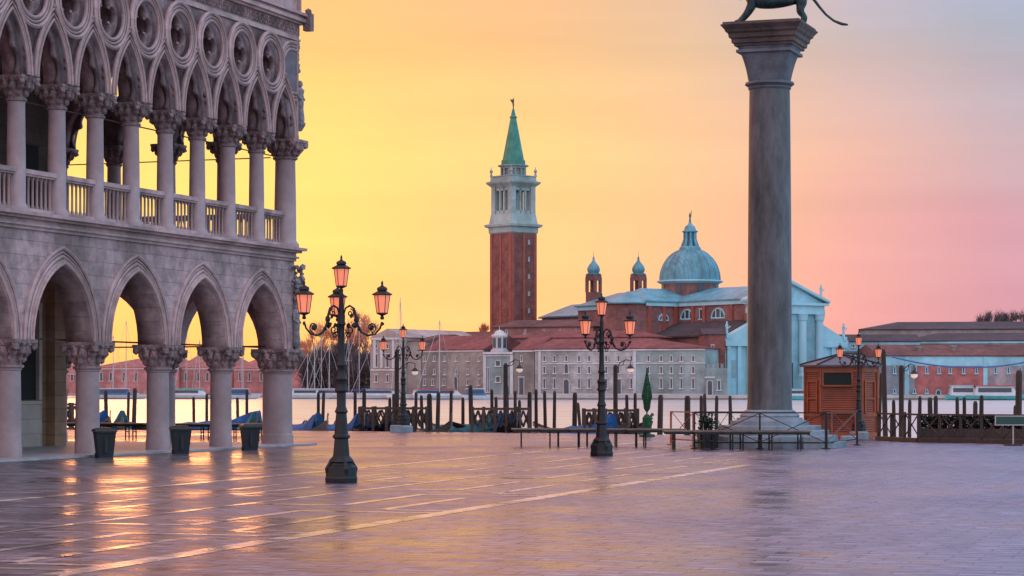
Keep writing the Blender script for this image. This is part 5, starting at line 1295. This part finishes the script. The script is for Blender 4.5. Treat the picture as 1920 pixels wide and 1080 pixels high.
# quay kerb items: white blocks near lamp C
# ---------------------------------------------------------------- walkways
def walkway_proto(L_):
    o = thing('plank_walkway', '', 'walkway', (0, 0, 0), 0, 'raised plank walkways for high water')
    mb = MB()
    for k in range(5): mb.b2(-L_ / 2, L_ / 2, -.5 + k * .2, -.5 + k * .2 + .19, .60, .645)
    mb.build('deck', plank_m, o)
    mb = MB(); mb.b2(-L_ / 2 + .05, L_ / 2 - .05, -.47, -.42, .52, .6); mb.b2(-L_ / 2 + .05, L_ / 2 - .05, .42, .47, .52, .6); mb.build('frame', iron, o)
    for sx_ in (-1, 1):
        for sy_ in (-1, 1): MB().tube([(sx_ * (L_ / 2 - .35), sy_ * .44, 0), (sx_ * (L_ / 2 - .35), sy_ * .44, .6)], .028, 6).build('leg', iron, o)
        MB().tube([(sx_ * (L_ / 2 - .35), -.44, .3), (sx_ * (L_ / 2 - .35), .44, .3)], .02, 5).build('brace', iron, o)
    return o
wp = walkway_proto(2.0)
WK = [(1012, 82.5, 'leftmost plank walkway in front of the middle trellis jetty'), (1066, 82.3, 'plank walkway directly left of the two armed iron lamp'), (1120, 82.1, 'plank walkway partly hidden by the two armed iron lamp base'), (1174, 81.9, 'plank walkway directly right of the two armed iron lamp'), (1228, 81.7, 'plank walkway before the furled green parasol')]
WK += [(1300 + 54 * k, 78.3 - .1 * k, ORD[k] + ' plank walkway from the left in front of the lion column') for k in range(4)]
WK += [(128 + 47 * k, 96 - .4 * k, ORD[k] + ' plank walkway from the left seen through the palace arcade') for k in range(8)]
for j, (px, d, lb) in enumerate(WK):
    rz = R(random.uniform(-1.2, 1.2))
    if j == 0: wp.location = (gx(px, d), d, 0); wp.rotation_euler = (0, 0, rz); wp['label'] = lb
    else: dup(wp, (gx(px, d), d, 0), rz, lb)
# stacked dark crates on the walkway near the column
mb = MB(); d = 80.5; x = gx(1327, d)
o = thing('planter_box', 'dark square box with a small shrub left of the lion column steps', 'planter', (x, d, 0), .1)
MB().lathe([(.27, 0), (.33, .5), (.36, .52), (.36, .62), (.30, .62)], n=4, rot=R(45), sq=True).build('box', bin_m, o)
mb = MB()
for k in range(260):
    c = Vector((random.gauss(0, .14), random.gauss(0, .14), .86 + random.gauss(0, .14))); a = Vector((random.uniform(-1, 1), random.uniform(-1, 1), random.uniform(-1, 1))).normalized() * .07; b_ = a.cross(Vector((random.random(), random.random(), 1))).normalized() * .04
    mb.poly([c - a, c + b_, c + a, c - b_])
mb.build('shrub', mat('shrub leaves', (.03, .06, .04), .8, .4, 3), o, fix=False)

# ---------------------------------------------------------------- bins
def bin_proto():
    o = thing('trash_bin', '', 'trash bin', (0, 0, 0), 0, 'dark bins in front of the arcade')
    mb = MB(); mb.lathe([(.22, .0), (.22, .03), (.29, .72), (.30, .72), (.30, .76)], n=4, rot=R(45), sq=True); mb.b2(-.05, .05, -.30, -.24, .15, .6)
    mb.build('body', bin_m, o)
    MB().lathe([(.315, .762), (.33, .78), (.32, .84), (.2, .88)], n=4, rot=R(45), sq=True).build('lid', mat('bin lid', (.035, .03, .03), .4), o)
    MB().b2(-.24, .24, -.345, -.30, .74, .79).build('handle', bin_m, o)
    for s_ in (-1, 1): mb = MB(); mb.tube([(s_ * .18, .24, .07), (s_ * .24, .24, .07)], .07, 10); mb.build('wheel', iron, o)
    return o
bp_ = bin_proto()
for j, (px, d, rz, lb) in enumerate(((196, 69.5, .35, 'leftmost dark bin, standing against the second arcade column'), (339, 73.3, .3, 'dark bin between the third and fourth arcade columns'), (469, 77.5, .28, 'dark bin closest to the palace corner column'))):
    if j == 0: o = bp_; o.location = (gx(px, d), d, 0); o.rotation_euler = (0, 0, rz); o['label'] = lb
    else: dup(bp_, (gx(px, d), d, 0), rz, lb)

# ---------------------------------------------------------------- kiosk
KD = 97.0; kx = gx(1577, KD)
ks = thing('kiosk', 'varnished orange wooden kiosk with grey hipped roof beside the lion column', 'kiosk', (kx, KD, 0), R(-8))
def octo(hw, cut): return [(-hw + cut, -hw), (hw - cut, -hw), (hw, -hw + cut), (hw, hw - cut), (hw - cut, hw), (-hw + cut, hw), (-hw, hw - cut), (-hw, -hw + cut)]
ez = ZY(688, KD) ; HWk = 1.46
MB().prism(octo(HWk, .62), 0.006, ez).build('wall', wood_o, ks)
mb = MB()
for x, y in octo(HWk + .01, .62): mb.tube([(x, y, .01), (x, y, ez)], .06, 6)
mb.prism(octo(HWk + .035, .63), ez - .22, ez - .004); mb.prism(octo(HWk + .03, .63), .9, 1.0); mb.prism(octo(HWk + .04, .63), .007, .25)
mb.build('corner_post', wood_t, ks)
pr = ZY(664, KD)
mb = MB(); base = octo(HWk + .22, .72); lo = [mb.bm.verts.new((x, y, ez)) for x, y in base]; hi = [mb.bm.verts.new((x, y, ez + .07)) for x, y in base]; tp = mb.bm.verts.new((0, 0, pr))
for i in range(8): mb.bm.faces.new([lo[i], lo[(i + 1) % 8], hi[(i + 1) % 8], hi[i]]); mb.bm.faces.new([hi[i], hi[(i + 1) % 8], tp])
mb.bm.faces.new(lo[::-1]); rf = mb.build('roof', mat('grey zinc roof', (.09, .085, .10), .5, .2, 2, .01), ks)
mb = MB()
for x, y in base: mb.tube([(x, y, ez + .09), (0, 0, pr + .03)], .035, 5)
mb.lathe([(.09, pr - .05), (.05, pr + .1), (.09, pr + .16), (.01, pr + .3)], n=8); mb.build('ridge', iron, rf)
w_ = MB().b2(-.70, .42, -HWk - .03, -HWk + .02, ZY(722, KD), ZY(699, KD)).build('window', mat('black window', (.004, .012, .009), .7), ks)
z0w, z1w = ZY(722, KD), ZY(699, KD)
mb = MB(); mb.b2(-.76, .48, -HWk - .06, -HWk - .005, z1w, z1w + .06); mb.b2(-.76, .48, -HWk - .14, -HWk - .005, z0w - .06, z0w); mb.b2(-.76, -.70, -HWk - .05, -HWk - .005, z0w, z1w); mb.b2(.42, .48, -HWk - .05, -HWk - .005, z0w, z1w); mb.build('window_frame', wood_t, w_)
# side panels on the chamfers
for cx2, cy2, an in ((-HWk + .31, -HWk + .31, R(-45)), (HWk - .31, -HWk + .31, R(45))):
    mb = MB(); M_ = Matrix.Translation((cx2, cy2, 0)) @ Matrix.Rotation(an, 4, 'Z')
    for a in ((-.30, -.24, 1.05, 2.3), (.24, .30, 1.05, 2.3), (-.30, .30, 2.3, 2.36), (-.30, .30, 1.0, 1.06), (-.24, .24, 1.6, 1.64)):
        mb.b2(a[0], a[1], -.05, .01, a[2], a[3], fn=lambda v: M_ @ v)
    mb.build('side_panel', wood_t, ks)
MB().b2(-.85, .85, -HWk - .32, -HWk - .04, 1.02, 1.07).build('counter', wood_t, ks)

# railings
def xrail(label, p0, p1, h, n, m, name='railing', sq=.03, z0=0, foot=True, group=None, thin=.016):
    p0, p1 = Vector(p0), Vector(p1); L_ = (p1 - p0).length; a = math.atan2(p1.y - p0.y, p1.x - p0.x)
    o = thing(name, label, name.replace('_', ' '), (p0.x, p0.y, z0), a, group)
    for i in range(n + 1):
        mb = MB(); x = L_ * i / n; mb.b2(x - sq, x + sq, -sq, sq, 0, h)
        if foot: mb.lathe([(.14, .005), (.14, .03), (.04, .06)], (x, 0, 0), 10)
        mb.build('post', m, o)
    MB().b2(-sq, L_ + sq, -.022, .022, h + .002, h + .045).build('top_rail', m, o)
    MB().b2(0, L_, -.015, .015, h * .16, h * .2).build('bottom_rail', m, o)
    for i in range(n):
        a0, a1 = L_ * i / n + sq, L_ * (i + 1) / n - sq; mb = MB()
        mb.tube([(a0, 0, h * .2), (a1, 0, h)], thin, 5); mb.tube([(a0, .035, h), (a1, .035, h * .2)], thin, 5); mb.build('cross_brace', m, o)
    return o
xrail('orange painted gate frame with crossed braces left of the lion column', (gx(1258, 85), 85), (gx(1300, 83), 83), 1.18, 1, rust_o, 'gate_frame', .03)
xrail('black iron railing with wide crosses in front of the lion column steps', (gx(1302, 79.4), 79.4), (gx(1548, 79), 79), 1.2, 2, iron, group='iron railings around the column', thin=.014)
xrail('black iron railing section between the lion column steps and kiosk lamp', (gx(1550, 79), 79), (gx(1607, 84.5), 84.5), 1.2, 1, iron, group='iron railings around the column', thin=.014)
xrail('low iron railing behind the lion column steps', (gx(1302, 92), 92), (gx(1400, 92), 92), 1.1, 3, iron, group='iron railings around the column', thin=.012)
xrail('pale wooden crossed barrier leaning in front of the kiosk', (gx(1560, 92), 92), (gx(1604, 92), 92), 1.1, 1, wood_t, 'barrier', .025, foot=False)

# terrace fence on the right
d = 92
def fence(label, px0, px1, n, hedge):
    p0, p1 = Vector((gx(px0, 92.5), 92.5)), Vector((gx(px1, 89), 89)); L_ = (p1 - p0).length
    o = thing('terrace_fence', label, 'fence', (p0.x, p0.y, 0), math.atan2(p1.y - p0.y, p1.x - p0.x), 'dark wooden terrace fences right of the kiosk')
    h = 1.02
    MB().b2(0, L_, -.05, .05, h, h + .07).build('top_rail', wood_g, o); MB().b2(0, L_, -.14, .14, .006, .16).build('base_board', ironbrown, o)
    for i in range(n + 1): MB().b2(L_ * i / n - .04, L_ * i / n + .04, -.045, .045, .16, h + (.12 if i % 2 == 0 else 0)).build('post', wood_g, o)
    for i in range(n):
        a0, a1 = L_ * i / n + .04, L_ * (i + 1) / n - .04; mb = MB(); mb.tube([(a0, -.02, .2), (a1, -.02, h)], .03, 4); mb.tube([(a0, .04, h), (a1, .04, .2)], .03, 4); mb.build('cross_brace', wood_g, o)
    return o, L_, h
fence('open part of the dark crossed terrace fence touching the kiosk', 1647, 1722, 3, False)
def fence2(px0, px1, y0, y1, n, label):
    global d
    p0, p1 = Vector((gx(px0, y0), y0)), Vector((gx(px1, y1), y1)); L_ = (p1 - p0).length
    o = thing('terrace_fence', label, 'fence', (p0.x, p0.y, 0), math.atan2(p1.y - p0.y, p1.x - p0.x), 'dark wooden terrace fences right of the kiosk'); h = 1.02
    MB().b2(0, L_, -.05, .05, h, h + .07).build('top_rail', wood_g, o); MB().b2(0, L_, -.14, .14, .006, .16).build('base_board', ironbrown, o)
    for i in range(n + 1): MB().b2(L_ * i / n - .04, L_ * i / n + .04, -.045, .045, .16, h + .05).build('post', wood_g, o)
    for i in range(n):
        a0, a1 = L_ * i / n + .04, L_ * (i + 1) / n - .04; mb = MB(); mb.tube([(a0, -.02, .2), (a1, -.02, h)], .03, 4); mb.tube([(a0, .04, h), (a1, .04, .2)], .03, 4); mb.build('cross_brace', wood_g, o)
fence2(1724, 1960, 89, 86, 6, 'long dark crossed terrace fence with dark planters behind, far right')
for j, (px, lb) in enumerate(((1752, 'dark hedge planter behind the left end of the long terrace fence'), (1812, 'dark hedge planter behind the middle of the long terrace fence'), (1872, 'dark hedge planter behind the green board'), (1930, 'dark hedge planter at the right edge of the photo'))):
    o = thing('hedge_planter', lb, 'planter', (gx(px, 90.5 - j * .3), 90.5 - j * .3, 0), R(-12), 'dark planters behind the terrace fence')
    MB().b2(-.62, .62, -.25, .25, .006, .5).build('box', wood_g, o)
    mb = MB(); rnd = random.Random(j)
    for k in range(900):
        c = Vector((rnd.uniform(-.6, .6), rnd.uniform(-.24, .24), rnd.uniform(.45, .98))); a = Vector((rnd.uniform(-1, 1), rnd.uniform(-1, 1), rnd.uniform(-1, 1))).normalized() * .07; b_ = a.cross(Vector((rnd.random(), rnd.random(), 1))).normalized() * .045
        mb.poly([c - a, c + b_, c + a, c - b_])
    mb.build('foliage', hedge_m, o, fix=False)
o = thing('green_board', 'blank dark green board with white edge on a short white post, far right', 'sign', (gx(1900, 84), 84, 0), R(-3))
MB().b2(-.62, .62, -.02, .02, ZY(796, 84), ZY(781, 84)).build('board', greensign, o)
mb = MB(); z0, z1 = ZY(796, 84), ZY(781, 84); mb.b2(-.65, .65, -.03, .03, z0 - .03, z0 - .001); mb.b2(-.65, .65, -.03, .03, z1 + .001, z1 + .03); mb.b2(-.65, -.621, -.03, .03, z0, z1); mb.b2(.621, .65, -.03, .03, z0, z1); mb.build('frame', trim_m, o)
MB().tube([(0, .05, 0), (0, .05, z0)], .025, 6).build('post', trim_m, o)
MB().b2(-.3, .3, -.2, .3, .005, .05).build('foot', iron, o)

# furled parasol
PD = 99.0; o = thing('furled_parasol', 'tall furled bright green parasol standing right of the iron lamp', 'parasol', (gx(1213, PD), PD, 0), 0)
Zp = lambda y: ZY(y, PD)
MB().tube([(0, 0, .05), (0, 0, Zp(690))], .03, 8).build('pole', wood_g, o)
rings = []
for y, r_ in ((772, .05), (766, .15), (752, .20), (744, .27), (738, .24), (725, .18), (710, .10), (697, .04), (692, .02)):
    ring = []
    for k in range(24):
        a = 2 * math.pi * k / 24; rr = .8 * r_ * (1 + .22 * math.cos(6 * a + y * .03)); ring.append((rr * math.cos(a), rr * math.sin(a), Zp(y) ))
    rings.append(ring)
MB().loft(rings).build('canopy', green_c, o, smooth=True)
MB().lathe([(.34, 0.005), (.34, .1), (.08, .16)], n=16).build('base', greensign, o)
mb = MB(); mb.lathe([(.16, .16), (.20, .3), (.19, .8), (.08, .95)], n=10); mb.build('skirt', green_c, o)

# loose items around the column
def crate(label, px, d, w, h, m, name='marble_block'):
    o = MB().lathe([(w / 2, .005), (w / 2, h - .03), (w / 2 - .03, h)], n=4, rot=R(45), sq=True).build(name, m, None, (gx(px, d), d, 0)); tag(o, label, name.replace('_', ' ')); return o
crate('pale stone block at the right end of the lion column steps', 1520, 79.6, .55, .42, step_m)
crate('white stone block beside the kiosk lamp pedestal', 1592, 90.5, .6, .22, step_m)
crate('small white block left of the far candelabra lamp pedestal', 742, 109, .5, .34, step_m)
print('objects', len(bpy.data.objects))
